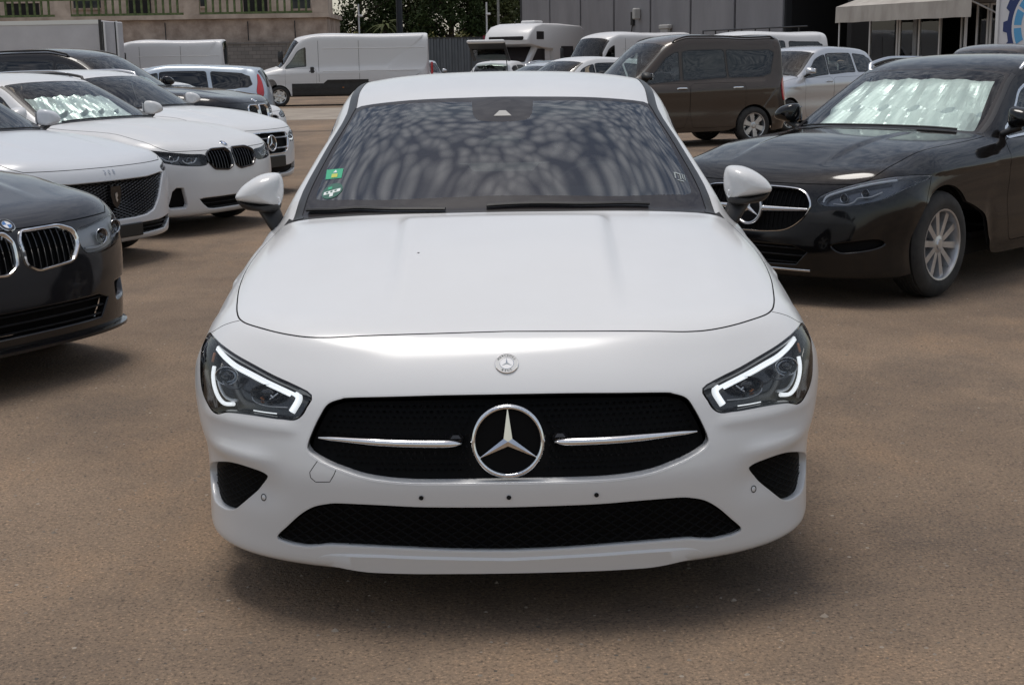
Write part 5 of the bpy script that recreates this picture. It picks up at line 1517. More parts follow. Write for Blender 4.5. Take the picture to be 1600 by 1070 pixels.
    for k, g in enumerate(sg):
        uv = sh.rc(round_poly(g, .1, 3, 8)); go, _ = sh.offset(uv, .018)
        regs += [('sw%d' % k, uv)]
        done_g = go
        regs += [('winframe', go)]
    regs += [('rglass', scr(22.95, 23.85, 3.8))]
    roofl = centre(sh.rc([(17.05, c) for c in np.linspace(0, 3.9, 7)]+[(r, 3.9) for r in np.linspace(17.1, 22.6, 18)]+[(22.6, c) for c in np.linspace(3.9, 0, 7)]))
    regs += [('roof', roofl)]
    zs = zkeys[0]
    dd = doors or [(np.interp(1.50, YS, ykeys), np.interp(2.52, YS, ykeys)), (np.interp(2.53, YS, ykeys)+.005, ya2-.18)]
    for k, (y0, y1) in enumerate(dd):
        zlo = zs+.12
        d = sh.side(round_poly([(y0+.06, zlo), (y0, zlo+.2), (y0, zb*.93), (y1, zb*.94), (y1, zlo+.3), (y1-.1, zlo)], .2, 3, 8))
        g, _ = sh.offset(d, .005)
        regs += [('door%d' % k, d), ('gap', g)]
    hpos = [i for i, rg in enumerate(regs) if rg[0] == 'hood'][0]
    if ldone and not ldone[0][0].get('red'):
        q = sh.ev(ldone[0][2])[0]; o_ = q[q[:, 1].argmax()]
        tgt = np.array([W, ya1-ar*.80, wheel_r+ar*.60])
        pl = np.array([sh.near(o_*(1-t)+tgt*t) for t in np.linspace(.0, 1.0, 10)])
        a_, _ = sh.offset(pl, .0022, False); b_, _ = sh.offset(pl, -.0022, False)
        regs.insert(hpos, ('gap', np.concatenate([a_, b_[::-1]])))
    bidx = [i for i, rg in enumerate(regs) if rg[0] == 'hood'][0]
    for bi, (bn, bp, bm) in enumerate(bands):
        regs.insert(bidx, ('band%d' % bi, sh.side(poly_loop(bp, 10))))
    pn = panelize(sh, regs, 1, [arch(ya1, ar), arch(ya2, ar)], [(ya1, wheel_r, ar*.999, W*.6), (ya2, wheel_r, ar*.999, W*.6)])
    def put(nm, pname, m, side='both', off=0., fl=False, par=root):
        if nm not in pn: return None
        return shell_mesh(sh, pn[nm], pname, m, par, side, off, fl)
    put('body', 'body', paint_); put('hood', 'hood', paint_); put('roof', 'roof', paint_)
    put('cowl', 'cowl', M['blackplastic'])
    put('gap', 'panel_gap', M['seam'], off=-.006); [put('seam', 'lamp_seal', M['gloss_black'], sd, -.006) for sd in ('plus', 'minus')]
    ws = put('clear', 'windscreen', M[glassmat]); put('border', 'windscreen_border', M['frit'], par=ws)
    put('rglass', 'rear_window', M['privacy' if privacy else 'glass'])
    for sd in ('plus', 'minus'):
        put('trim', 'pillar_trim', M[trim], sd, .002)
        for k in range(len(dd)): put('door%d' % k, 'door', paint_, sd)
        for k in range(len(sg)): put('sw%d' % k, 'side_window', M['privacy' if (privacy and k > 0) else 'glass'], sd)
        put('winframe', 'window_frame', M['chrome' if belt_chrome else trim], sd, .002)
    for bi, (bn, bp, bm) in enumerate(bands):
        for sd in ('plus', 'minus'): put('band%d' % bi, bn, M[bm], sd, .003)
    put('roof', 'headliner', M['headliner'], off=-.03, fl=True)
    for nm in ['body', 'hood']+['door%d' % k for k in range(len(dd))]: put(nm, 'inner_lining', M['interior'], off=-.025, fl=True)
    for h, p, uv in done:
        sides = ('plus', 'minus')
        dep = h.get('depth', .04)
        part = put(h['id'], h.get('name', 'air_intake'), M[h.get('mat', 'grille_black')], off=-dep) if h.get('centre') else None
        if not h.get('centre'):
            pl = [put(h['id'], h.get('name', 'air_intake'), M[h.get('mat', 'grille_black')], sd, -dep) for sd in sides]
            part = pl[0]
        t = h.get('frame', 0.); fm = M[h.get('fmat', mat)]
        if h.get('centre'):
            prof = [(0, 0), (.004, .002), (.008, .008), (.010, dep)]
            if t: prof = [(-t, 0), (-t*.8, -.008), (-t*.2, -.010), (.003, -.004), (.006, dep)]
            rim(sh, uv, prof, (0, 1, 0), closed=False).build(h.get('frame_name', 'intake_surround'), fm, part, angle=R(50))
        else:
            prof = [(0, 0), (.004, .002), (.008, .008), (.010, dep)]
            if t: prof = [(-t, 0), (-t*.8, -.010), (-t*.2, -.013), (.003, -.006), (.006, dep)]
            for sd, pt_ in zip(sides, pl):
                rim(sh, uv, prof, None, sides=(sd,)).build(h.get('frame_name', 'intake_surround'), fm, pt_, angle=R(50))
        if h.get('slats'):
            n, axis, smat = h['slats']
            P = np.asarray(sym_loop(p) if h.get('centre') else p); lo, hi = P.min(0), P.max(0)
            for side_ in ((1,) if h.get('centre') else (1, -1)):
                par = part if h.get('centre') else (pl[0] if side_ == 1 else pl[1])
                for k in range(n):
                    if axis == 'v': x = lo[0]+(hi[0]-lo[0])*(k+.5)/n; line = np.stack([np.full(40, x), np.linspace(lo[1], hi[1], 40)], 1)
                    else: z = lo[1]+(hi[1]-lo[1])*(k+.5)/n; line = np.stack([np.linspace(lo[0], hi[0], 60), np.full(60, z)], 1)
                    q = line[inside(P, line)]
                    if len(q) < 3: continue
                    e, _ = sh.ev(sh.front([(abs(a), b) for a, b in q]), -dep*.35)
                    e = [(v[0]*(1 if a >= 0 else -1)*side_, v[1], v[2]) for v, (a, b) in zip(e, q)]
                    m = MB(); m.tube(e[::3]+[e[-1]], h.get('slat_r', .0065), 6, 0, True, (.7, 1.6) if axis == 'v' else (1.6, .7), up=(0, -1, 0) if axis == 'v' else None)
                    m.build('grille_slat', M[smat], par, angle=R(40))
        if h.get('lattice'):
            sp, an, tk = h['lattice']
            P = np.asarray(sym_loop(p) if h.get('centre') else p)
            lattice(sh, P, -dep*.5, sp, an, tk, sh.front, 'grille_mesh', M[h.get('lmat', 'gloss_black')], part, 80)
            if not h.get('centre'): lattice(sh, P*[-1, 1], -dep*.5, sp, an, tk, sh.front, 'grille_mesh', M[h.get('lmat', 'gloss_black')], pl[1], 80)
    for l, p, uv in ldone:
        for sd, sgn in (('plus', 1), ('minus', -1)):
            hlm = empty(l.get('name', 'headlamp')); hlm.parent = root
            if l.get('red'):
                put(l['id'], 'lens', M['red_lens'], sd, .004, par=hlm)
                continue
            put(l['id'], 'lens', M['lens'], sd, .001, par=hlm)
            put(l['id'], 'housing', M[l.get('housing', 'lamp_dark')], sd, -l.get('deep', .045), par=hlm)
            rim(sh, uv, [(0, 0), (.003, .004), (.006, l.get('deep', .045)+.001)], None, sides=(sd,)).build('housing_wall', M[l.get('wall', 'gloss_black')], hlm, angle=R(50))
            for line, rad, lm in l.get('guides', ()):
                u2 = sh.front(smooth_loop(line, closed=False, k=5)); e, _ = sh.ev(u2, -.012)
                m = MB(); m.tube([tuple(v*[sgn, 1, 1]) for v in e], rad, 8); m.build('light_guide', M[lm], hlm, angle=R(50))
            for (bx_, bz_, br) in l.get('bulbs', ()):
                e, nn = sh.ev(sh.front([(bx_, bz_)]), -l.get('deep', .045)+.005)
                qt = Vector((0, -1, 0)).to_track_quat('Z', 'Y').to_matrix().to_4x4(); qt.translation = Vector(e[0]*[sgn, 1, 1])
                m = MB(); m.lathe([(br, .028), (br*.97, .032), (br*.9, .022), (br*.6, .004), (0, -.004)], 22, 0, qt); m.lathe([(br*.55, .006), (br*.5, .018), (br*.25, .027), (0, .029)], 18, 1, qt)
                m.build('projector', [M['reflector'], M['gloss_black']], hlm, True)
    if mirrors:
        mp = sh.side([(np.interp(1.62, YS, ykeys), zb*.955)]); e, _ = sh.ev(mp); x0, y0, z0 = e[0]
        for sgn in (1, -1):
            mr = empty('door_mirror'); mr.parent = root
            cap = np.array([(.03,.14),(.09,.145),(.16,.125),(.205,.085),(.215,.055),(.20,.03),(.12,.012),(.04,.010),(.02,.06)])+[x0, z0+.04]
            v, f = dome(smooth_loop(cap, k=3)*[sgn, 1], .10, .06, y0, 6, 2.5)
            if sgn < 0: f = [q[::-1] for q in f]
            mesh_obj('mirror_cap', v, f, M[mirror_mat or mat], mr, True)
            m = MB(); m.tube([(sgn*(x0+.10), y0, z0+.055), (sgn*(x0+.04), y0-.02, z0+.03), (sgn*(x0-.03), y0-.03, z0)], [.04, .034, .03], 10, 0, True, (1, .7)); m.build('mirror_arm', M['blackplastic'], mr, angle=R(50))
            m = MB(); m.box((min(sgn*(x0+.035), sgn*(x0+.195)), y0+.055, z0+.055), (max(sgn*(x0+.035), sgn*(x0+.195)), y0+.068, z0+.165), 0, None, .01); m.build('mirror_glass', M['reflector'], mr)
    if rails:
        for sgn in (1, -1):
            u2 = sh.rc([(r, 4.1) for r in np.linspace(17.6, 22.0, 20)]); e, _ = sh.ev(u2, .028)
            e2, _ = sh.ev(u2, -.01)
            e[0] = e2[0]; e[-1] = e2[-1]
            m = MB(); m.tube([tuple(v*[sgn, 1, 1]) for v in e], .014, 8, 0, True, (1.2, 1)); m.build('roof_rail', M[rails], root, angle=R(60))
    # door handles
    for y0, y1 in dd:
        for sgn in (1, -1):
            pz = zb*.86
            pts = [sh.ev(sh.side([(y, pz)]), o)[0][0] for y, o in ((y1-.24, 0), (y1-.22, .03), (y1-.08, .03), (y1-.05, 0))]
            m = MB(); m.tube([tuple(q*[sgn, 1, 1]) for q in pts], .011, 6, 0, True, (1, 1.3)); m.build('door_handle', M[handle_mat] if handle_mat else paint_, root, angle=R(60))
    if cabin_on:
        yd = np.interp(1.62, YS, ykeys)
        cabin(root, yd, np.interp(2.5, YS, ykeys), np.interp(3.35, YS, ykeys), zb*.965, W*.87, seat_z or zb-.60)
    underbody(root, .5, L-.35, W*.94, zs+.03, (ya1, ya2), wheel_r, W)
    for y in (ya1, ya2):
        for x in (W-.115, -(W-.115)): wheel(root, x, y, wheel_r, .215, .66, spokes, wheel_style, rims)
    # wipers
    for x0, x1 in ((-.58, .06), (-.04, .55)) if wipers else ():
        u2 = sh.rc([(14.12, 3.4*abs(x)/.6) for x in np.linspace(x0, x1, 8)]); e, _ = sh.ev(u2, .012)
        m = MB(); m.tube([(v[0]*(1 if x >= 0 else -1), v[1], v[2]) for v, x in zip(e, np.linspace(x0, x1, 8))], .008, 6); m.build('wiper', M['blackplastic'], root)
    if plate:
        z0, wd, ht, yy = plate
        m = MB(); yp = sh.ev(sh.front([(0.02, z0)]))[0][0][1]
        m.box((-wd/2, yp-.02, z0-ht/2), (wd/2, yp+.03, z0+ht/2), 0, None, .006); m.build('plate_holder', M['plate_black'], root)
    if extra: extra(root, sh)
    return root, sh

def roundel(parent, sh, z, r=.041, front=True, y=None):
    """round emblem: chrome ring, black band, blue and white quarters"""
    p, n = sh.ev(sh.front([(0.0, z)])); p, n = p[0], Vector(n[0])
    zx = n.normalized(); xx = Vector((1, 0, 0)); yy = zx.cross(xx)
    q = Matrix((xx, yy, zx)).transposed().to_4x4(); q.translation = Vector(p)+zx*.002
    m = MB(); m.lathe([(r, -.004), (r, .002), (r*.94, .004), (r*.92, .003)], 32, 0, q); m.lathe([(r*.92, .003), (r*.6, .0035)], 32, 1, q); m.lathe([(r*.6, .0045), (r*.56, .0045), (r*.56, .003)], 32, 0, q)
    for k in range(4):
        pts = [(0, 0, .0036)]+[(r*.57*math.cos(a), r*.57*math.sin(a), .0036) for a in np.linspace(k*math.pi/2, (k+1)*math.pi/2, 8)]
        m.add(pts, [tuple(range(len(pts)))], 2 if k % 2 else 3, q)
    return m.build('emblem', [M['chrome'], M['gloss_black'], M['blue_enamel'], M['badge_white']], parent, angle=R(40))

def sunshade(label, root, sh, r0=14.3, r1=16.6, c=3.6, gap=.03, seed=1, amp=.02, mat='foil'):
    """folded reflective panel propped behind a windscreen"""
    nu, nv = 26, 30; v = []; f = []
    rg = random.Random(seed)
    for i in range(nu+1):
        for j in range(-nv, nv+1):
            r = r0+(r1-r0)*i/nu; cc = c*abs(j)/nv*(1-.06*(i/nu))
            e, n = sh.ev(sh.rc([(r, cc)]), 0.); e, n = e[0], n[0]
            row = 1 if i > nu*.52 else 0
            fold = abs(((j/nv*2.5+i/nu*.5+.3+.27*row) % 1)-.5)*2
            d = gap+amp*1.6*fold*(1-.7*smoothstep(.75, 1.0, i/nu))+amp*.5*abs(i/nu-.52)+amp*.06*math.sin(j*1.7+i*.4)
            e = e-n*d
            v.append((e[0]*(1 if j >= 0 else -1), e[1], e[2]))
    w = 2*nv+1
    for i in range(nu):
        for j in range(2*nv): f.append((i*w+j, i*w+j+1, (i+1)*w+j+1, (i+1)*w+j))
    me = mesh_obj('sunshade', v, f, M[mat], None)
    me.matrix_world = Matrix.Translation(root.location) @ root.rotation_euler.to_matrix().to_4x4() @ Matrix.Diagonal((*root.scale, 1))
    tag(me, label, 'sunshade')
    return me
# ------------------------------------------------------------------ the parked cars
UPRIGHT = [.3, .10, .035, .02, .0, .0, .0, .01, .025, .065, .17]
HL = (.82, -.57)
# dark grey saloon, front left
def ext(root, sh):
    roundel(root, sh, .785, .041)
    m = MB(); e, _ = sh.ev(sh.front([(x, .205) for x in np.linspace(0, .86, 20)]), .0)
    v = []; f = []
    full = [(-p[0], p[1], p[2]) for p in e[::-1]]+[tuple(p) for p in e[1:]]
    for p in full: v += [(p[0], p[1]+.02, p[2]+.018), (p[0]*1.01, p[1]-.035, p[2]+.006), (p[0]*1.01, p[1]-.035, p[2]-.008), (p[0], p[1]+.02, p[2]-.008)]
    for i in range(len(full)-1):
        for k in range(4): f.append((i*4+k, i*4+(k+1) % 4, (i+1)*4+(k+1) % 4, (i+1)*4+k))
    m.add(v, f); m.build('front_splitter', M['gunmetal'], root, angle=R(40))
bmw5, sh5 = build_car('parked_car', 'dark grey saloon with two chrome-framed grilles, cut off by the left edge', 'car', (-2.23, 2.89), (0.857, -0.515), 'gunmetal', .934,
    [0, .86, 1.45, 2.25, 2.8, 3.84, 4.94], [.17, .34, .46, .66, .83, 1.03, 1.41, 1.49], UPRIGHT, wheel_r=.34,
    holes=[dict(id='kid', name='grille', pts=[(.024,.71),(.05,.748),(.28,.752),(.355,.725),(.365,.665),(.31,.59),(.09,.572),(.03,.605)], r=.3, frame=.014, fmat='chrome', frame_name='grille_frame', slats=(9, 'v', 'gloss_black'), depth=.05, slat_r=.007),
           dict(id='low', name='lower_intake', centre=True, smooth=False, pts=[(0,.40),(.48,.40),(.56,.37),(.50,.27),(0,.27)], depth=.05, slats=(3, 'h', 'blackplastic')),
           dict(id='sidein', name='side_intake', pts=[(.62,.44),(.80,.45),(.85,.42),(.80,.34),(.64,.33)], depth=.05)],
    lamps=[dict(id='hl', deep=.024, pts=[(.385,.715),(.50,.735),(.66,.752),(.80,.757),(.885,.745),(.885,.705),(.80,.655),(.64,.612),(.48,.60),(.40,.625)], housing='lamp_silver', guides=[([(.42,.63),(.52,.625),(.6,.64),(.66,.67)], .008, 'guide'), ([(.68,.65),(.76,.67),(.82,.70)], .008, 'guide')], bulbs=[(.56,.68,.04),(.74,.705,.036)])],
    extra=ext)
# pearl white hatch with studded grille
def ext(root, sh):
    p, n = sh.ev(sh.front([(0, .53)]), .0); y = p[0][1]
    sd = [(-.05,.62),(.05,.62),(.055,.56),(.035,.49),(0,.455),(-.035,.49),(-.055,.56)]
    m = MB(); m.prism(sd, 1, y-.012, y+.03); sx = m.build('shield_emblem', M['gloss_black'], root)
    m = MB(); m.prism([(-.012,.565),(.008,.575),(.014,.55),(.004,.535),(.012,.515),(0,.50),(-.010,.53)], 1, y-.017, y-.0125); m.build('emblem_figure', M['satin'], sx)
    # small raised numerals on the nose edge
    t3 = sh.ev(sh.front([(0, .735)]), .004)[0][0]
    for k, ch in enumerate('308'):
        c = bpy.data.curves.new('numeral', 'FONT'); c.body = ch; c.size = .05; c.extrude = .003; c.align_x = 'CENTER'; c.resolution_u = 3
        o = bpy.data.objects.new('model_numeral', c); c.materials.append(M['satin']); COL.objects.link(o)
        dg = bpy.context.evaluated_depsgraph_get(); me = bpy.data.meshes.new_from_object(o.evaluated_get(dg)); bpy.data.objects.remove(o)
        q = sh.ev(sh.front([(abs((k-1)*.045), .712)]), .002)[0][0]
        me.transform(Matrix.Translation(((k-1)*.045, q[1], q[2])) @ Matrix.Rotation(R(55), 4, 'X')); link(bpy.data.objects.new('model_numeral', me), root)
peu, shp = build_car('parked_car', 'pearl white hatchback with studded black grille behind the dark grey saloon', 'car', (-2.92, 6.94), (0.875, -0.485), 'pearl', .925,
    [0, .86, 1.30, 2.05, 2.6, 3.58, 4.60], [.17, .33, .44, .66, .82, 1.01, 1.38, 1.46], UPRIGHT,
    holes=[dict(id='gr', name='grille', centre=True, smooth=False, pts=[(0,.665),(.40,.668),(.60,.685),(.66,.675),(.60,.60),(.52,.48),(.44,.40),(.34,.37),(.2,.36),(0,.36)], depth=.035, lattice=(.021, R(20), .0042)),
           dict(id='low', name='lower_intake', centre=True, smooth=False, pts=[(0,.325),(.5,.325),(.72,.345),(.74,.30),(.62,.235),(.3,.225),(0,.225)], depth=.04, slats=(4, 'h', 'blackplastic'))],
    lamps=[dict(id='hl', pts=[(.64,.715),(.72,.735),(.82,.755),(.885,.758),(.86,.725),(.78,.70),(.68,.685)], guides=[([(.67,.70),(.78,.715),(.86,.742)], .008, 'guide')])],
    extra=ext, plate=(.275, .52, .10, 0))
# white estate with black twin grille
def ext(root, sh): roundel(root, sh, .79, .04)
bmw3, sh3 = build_car('parked_car', 'white estate car with black twin grille and slim dark headlamps', 'car', (-2.47, 9.36), (0.891, -0.454), 'white2', .914,
    [0, .79, 1.40, 2.15, 2.7, 3.64, 4.71], [.16, .33, .45, .64, .81, 1.01, 1.37, 1.45], UPRIGHT, rails='blackplastic',
    holes=[dict(id='kid', name='grille', pts=[(.020,.71),(.05,.748),(.25,.748),(.335,.715),(.345,.655),(.28,.585),(.09,.568),(.028,.60)], r=.3, frame=.016, fmat='gloss_black', frame_name='grille_frame', slats=(8, 'v', 'gloss_black'), depth=.05, slat_r=.007),
           dict(id='vent', name='side_vent', pts=[(.635,.44),(.70,.445),(.735,.41),(.765,.27),(.74,.245),(.615,.245),(.60,.28)], depth=.05),
           dict(id='low', name='lower_intake', centre=True, smooth=False, pts=[(0,.335),(.44,.335),(.50,.325),(.44,.265),(.38,.225),(.3,.215),(0,.215)], depth=.05, slats=(3, 'h', 'blackplastic'))],
    lamps=[dict(id='hl', pts=[(.36,.705),(.52,.722),(.70,.748),(.84,.775),(.895,.778),(.86,.715),(.74,.655),(.54,.622),(.37,.625)], guides=[([(.46,.69),(.50,.655),(.58,.65),(.61,.68)], .007, 'guide'), ([(.63,.71),(.67,.675),(.74,.68),(.78,.715)], .007, 'guide')], bulbs=[(.55,.678,.034),(.71,.70,.034)])],
    extra=ext)
sunshade('crumpled silver sunshade behind the windscreen of the white estate with twin grille', bmw3, sh3, 14.4, 16.4, 3.5, .05, 3, .05)
# white car with slatted star grille
def ext(root, sh):
    y = sh.ev(sh.front([(0, .605)]))[0][0][1]
    star_badge(root, (0, y-.012, .605), .095, R(4))
mer, shm = build_car('parked_car', 'white car with silver two-bar star grille and black plate holder', 'car', (-2.67, 12.64), (0.921, -0.391), 'white', .905,
    [0, .82, 1.38, 2.12, 2.65, 3.66, 4.66], [.17, .34, .45, .66, .82, 1.03, 1.39, 1.47], UPRIGHT, rails='satin',
    holes=[dict(id='gr', name='grille', centre=True, pts=[(0,.725),(.3,.722),(.40,.70),(.395,.60),(.36,.53),(.28,.49),(0,.485)], frame=.012, fmat='chrome', frame_name='grille_frame', depth=.05, slats=(2, 'h', 'satin'), slat_r=.016),
           dict(id='low', name='lower_intake', centre=True, smooth=False, pts=[(0,.34),(.4,.34),(.62,.37),(.66,.27),(.4,.235),(0,.235)], depth=.05)],
    lamps=[dict(id='hl', pts=[(.45,.68),(.55,.715),(.70,.745),(.82,.765),(.88,.76),(.86,.70),(.76,.64),(.60,.605),(.47,.61)], housing='lamp_silver', guides=[([(.48,.63),(.6,.625),(.74,.655),(.84,.72)], .008, 'led')], bulbs=[(.60,.66,.035),(.74,.695,.035)])],
    extra=ext, plate=(.39, .50, .13, 0))
# black SUV
def ext(root, sh):
    roundel(root, sh, 1.02, .042)
    m = MB(); e = sh.ev(sh.rc([(22.2, 0)]), 0)[0][0]
    m.prism([(e[1]-.12, e[2]-.01), (e[1]+.04, e[2]+.075), (e[1]+.09, e[2]-.02)], 0, -.015, .015); m.build('aerial_fin', M['black'], root)
x5, shx = build_car('parked_car', 'tall black SUV with bright headlamps behind the row of white cars', 'car', (-3.3, 15.65), (0.978, -0.208), 'darkblue', .98,
    [0, .88, 1.50, 2.2, 2.8, 3.85, 4.92], [.24, .47, .62, .88, 1.06, 1.22, 1.64, 1.76], UPRIGHT, wheel_r=.375, privacy=True, rails='blackplastic', roof_w=1.05,
    holes=[dict(id='kid', name='grille', pts=[(.024,.90),(.05,.955),(.27,.955),(.335,.92),(.34,.82),(.28,.735),(.09,.72),(.03,.76)], r=.3, frame=.016, fmat='chrome', frame_name='grille_frame', slats=(7, 'v', 'gloss_black'), depth=.05),
           dict(id='low', name='lower_intake', centre=True, smooth=False, pts=[(0,.58),(.52,.58),(.60,.55),(.5,.40),(0,.38)], depth=.05),
           dict(id='sidein', name='side_intake', pts=[(.64,.62),(.82,.63),(.86,.58),(.82,.46),(.66,.45)], depth=.05)],
    lamps=[dict(id='hl', pts=[(.40,.895),(.52,.915),(.68,.94),(.82,.965),(.90,.965),(.90,.90),(.80,.835),(.62,.80),(.42,.80)], housing='lamp_silver', guides=[([(.44,.82),(.6,.82),(.76,.85),(.86,.90)], .008, 'led')], bulbs=[(.55,.86,.045),(.72,.885,.045)])],
    extra=ext)
sunshade('silver sunshade lying behind the windscreen of the tall black SUV', x5, shx, 14.4, 15.8, 3.5, .05, 5, .04)
GEN_HOLES = [dict(id='gr', name='grille', centre=True, smooth=False, pts=[(0,.66),(.34,.655),(.42,.62),(.38,.52),(.2,.49),(0,.485)], depth=.04, slats=(4, 'h', 'gloss_black')),
             dict(id='low', name='lower_intake', centre=True, smooth=False, pts=[(0,.36),(.45,.36),(.55,.34),(.48,.25),(0,.235)], depth=.04),
             dict(id='fog', name='side_intake', pts=[(.64,.40),(.78,.42),(.80,.34),(.68,.30)], depth=.04)]
GEN_LAMP = dict(id='hl', pts=[(.47,.665),(.58,.70),(.72,.735),(.84,.76),(.885,.755),(.86,.69),(.76,.635),(.60,.605),(.48,.615)], housing='lamp_silver', guides=[([(.5,.63),(.62,.625),(.74,.65),(.83,.71)], .007, 'guide')], bulbs=[(.60,.66,.034),(.74,.69,.034)])
COMMON = dict(holes=GEN_HOLES, lamps=[GEN_LAMP], du=.04)
build_car('parked_car', 'low white car with its nose peeping out beyond the black SUV', 'car', (-3.95, 20.1), (0.883, -0.469), 'white2', .90,
    [0, .82, 1.28, 2.0, 2.5, 3.4, 4.15], [.17, .34, .45, .62, .76, .92, 1.17, 1.24], cabin_on=False, **COMMON)
# ice blue estate seen from the rear quarter
fd = dict(id='tl', name='tail_lamp', proj='near', red=True, pts=[(.665,4.27,1.40),(.70,4.22,1.37),(.78,4.20,1.22),(.865,4.17,1.02),(.87,4.22,.92),(.82,4.32,.92),(.74,4.33,1.10),(.68,4.31,1.30)])
build_car('parked_car', 'ice blue estate with tall red tail lamp seen from behind', 'car', (-8.95, 23.8), (-.99, -.12), 'iceblue', .90,
    [0, .9, 1.15, 1.95, 2.5, 3.55, 4.5], [.18, .36, .48, .64, .80, 1.03, 1.44, 1.53], holes=GEN_HOLES, lamps=[fd], du=.04, privacy=True)
# black estate on the right
def ext(root, sh):
    y = sh.ev(sh.front([(0, .575)]))[0][0][1]
    star_badge(root, (0, y-.012, .575), .105, R(6), mat='satin')
    for sg in (1, -1):
        m = MB(); pts = []; rad = []
        for t in np.linspace(0, 1, 16):
            x = .10+.315*t; z = .578+.008*t; q = sh.ev(sh.front([(x, z)]))[0][0]
            pts.append((sg*x, q[1]-.004, z)); rad.append(.018-.010*t)
        m.tube(pts, rad, 10, 0, True, (.8, 1), up=(0, 0, 1)); m.build('grille_blade', M['satin'], root, angle=R(60))
    u2 = sh.front([(x, .215) for x in np.linspace(0, .45, 12)]); e, _ = sh.ev(u2, .003); pts = [(-p[0], p[1], p[2]) for p in e[:0:-1]]+[tuple(p) for p in e]
    m = MB(); m.tube(pts, .007, 6, 0, True); m.build('chrome_strip', M['chrome'], root, angle=R(60))
cw, shw = build_car('parked_car', 'black estate car with silver roof rails and foil sunshade, right of the white saloon', 'car', (1.51, 5.14), (-.72, -.695), 'black', .912,
    [0, .83, 1.44, 2.17, 2.72, 3.69, 4.75], [.15, .33, .45, .63, .795, 1.01, 1.395, 1.495], [.3, .09, .03, .02, 0, 0, .01, .028, .055, .105, .20], wheel_r=.333, spokes=10, rails='satin', belt_chrome=True, hoodedge=5.0, du=.022,
    holes=[dict(id='gr', name='grille', centre=True, pts=[(0,.712),(.26,.708),(.36,.69),(.415,.635),(.42,.585),(.37,.515),(.28,.462),(.14,.445),(0,.442)], frame=.007, fmat='chrome', frame_name='grille_frame', depth=.05, slats=(26, 'v', 'mesh_black'), slat_r=.004),
           dict(id='low', name='lower_intake', centre=True, smooth=False, pts=[(0,.37),(.34,.37),(.44,.33),(.36,.245),(0,.235)], depth=.04, slats=(3, 'h', 'blackplastic')),
           dict(id='sidein', name='side_intake', smooth=True, pts=[(.58,.385),(.70,.41),(.80,.42),(.83,.39),(.79,.355),(.66,.33),(.60,.345)], depth=.03)],
    lamps=[dict(id='hl', housing='lamp_grey', wall='satin', pts=[(.465,.655),(.52,.69),(.62,.73),(.74,.765),(.84,.783),(.89,.77),(.875,.71),(.80,.65),(.66,.615),(.53,.61),(.475,.625)],
        guides=[([(.50,.635),(.515,.672),(.62,.714),(.74,.75),(.83,.767)], .0085, 'guide'), ([(.56,.628),(.63,.626),(.67,.64),(.69,.665),(.75,.672),(.80,.70)], .0045, 'satin')], bulbs=[(.62,.675,.028),(.73,.705,.028)])],
    extra=ext)
sunshade('silver foil sunshade folded behind the windscreen of the black estate', cw, shw, 14.3, 16.75, 3.6, .03, 2, .026)
# brown people carrier
ck = dict(id='tl', name='tail_lamp', proj='near', red=True, pts=[(.84,4.30,1.12),(.875,4.20,1.12),(.895,4.16,.95),(.895,4.18,.78),(.87,4.28,.76),(.84,4.34,.9)])
build_car('parked_car', 'brown boxy people carrier with dark rear windows and roof bars', 'car', (.75, 20.3), (-.93, -.37), 'brown', .90,
    [0, .88, 1.08, 1.85, 2.4, 3.56, 4.41], [.2, .40, .52, .72, .9, 1.14, 1.76, 1.90], wheel_r=.325, spokes=6, privacy=True, rails='blackplastic', roof_w=1.14, lean=.25, mirror_mat='blackplastic', lamps=[ck, dict(id='hl', pts=[(.50,.74),(.56,.82),(.66,.90),(.78,.955),(.85,.95),(.84,.86),(.76,.78),(.62,.735)], housing='lamp_silver', bulbs=[(.68,.82,.045)])], holes=[dict(id='gr', name='grille', centre=True, smooth=False, pts=[(0,.80),(.40,.80),(.46,.74),(.40,.69),(0,.69)], depth=.04, slats=(3, 'h', 'gloss_black')), dict(id='low', name='lower_intake', centre=True, smooth=False, pts=[(0,.44),(.5,.44),(.56,.40),(.48,.30),(0,.30)], depth=.04)], du=.035, handle_mat='chrome',
    side_glass=[[(15.5, 5.55), (15.3, 5.93), (17.9, 5.93), (17.9, 5.25), (16.7, 5.25)], [(18.25, 5.3), (18.25, 5.93), (20.1, 5.93), (20.1, 5.3)], [(20.2, 5.3), (20.2, 5.93), (22.0, 5.9), (22.0, 5.3)]])
VANH = [dict(id='gr', name='grille', centre=True, smooth=False, pts=[(0,.98),(.5,.98),(.55,.90),(.45,.80),(0,.80)], depth=.04, slats=(3, 'h', 'blackplastic'))]
VANL = dict(id='hl', pts=[(.60,.92),(.66,1.05),(.76,1.15),(.86,1.18),(.90,1.10),(.88,.98),(.78,.90)], housing='lamp_silver', bulbs=[(.76,1.03,.06)])
build_car('van', 'white van standing behind the brown people carrier', 'van', (3.5, 30.7), (-.93, -.37), 'vanwhite', .95,
    [0, .9, 1.08, 1.8, 2.5, 3.9, 4.95], [.22, .45, .58, .82, 1.05, 1.28, 1.96, 2.12], lamps=[], privacy=True, roof_w=1.16, lean=.25, du=.045)
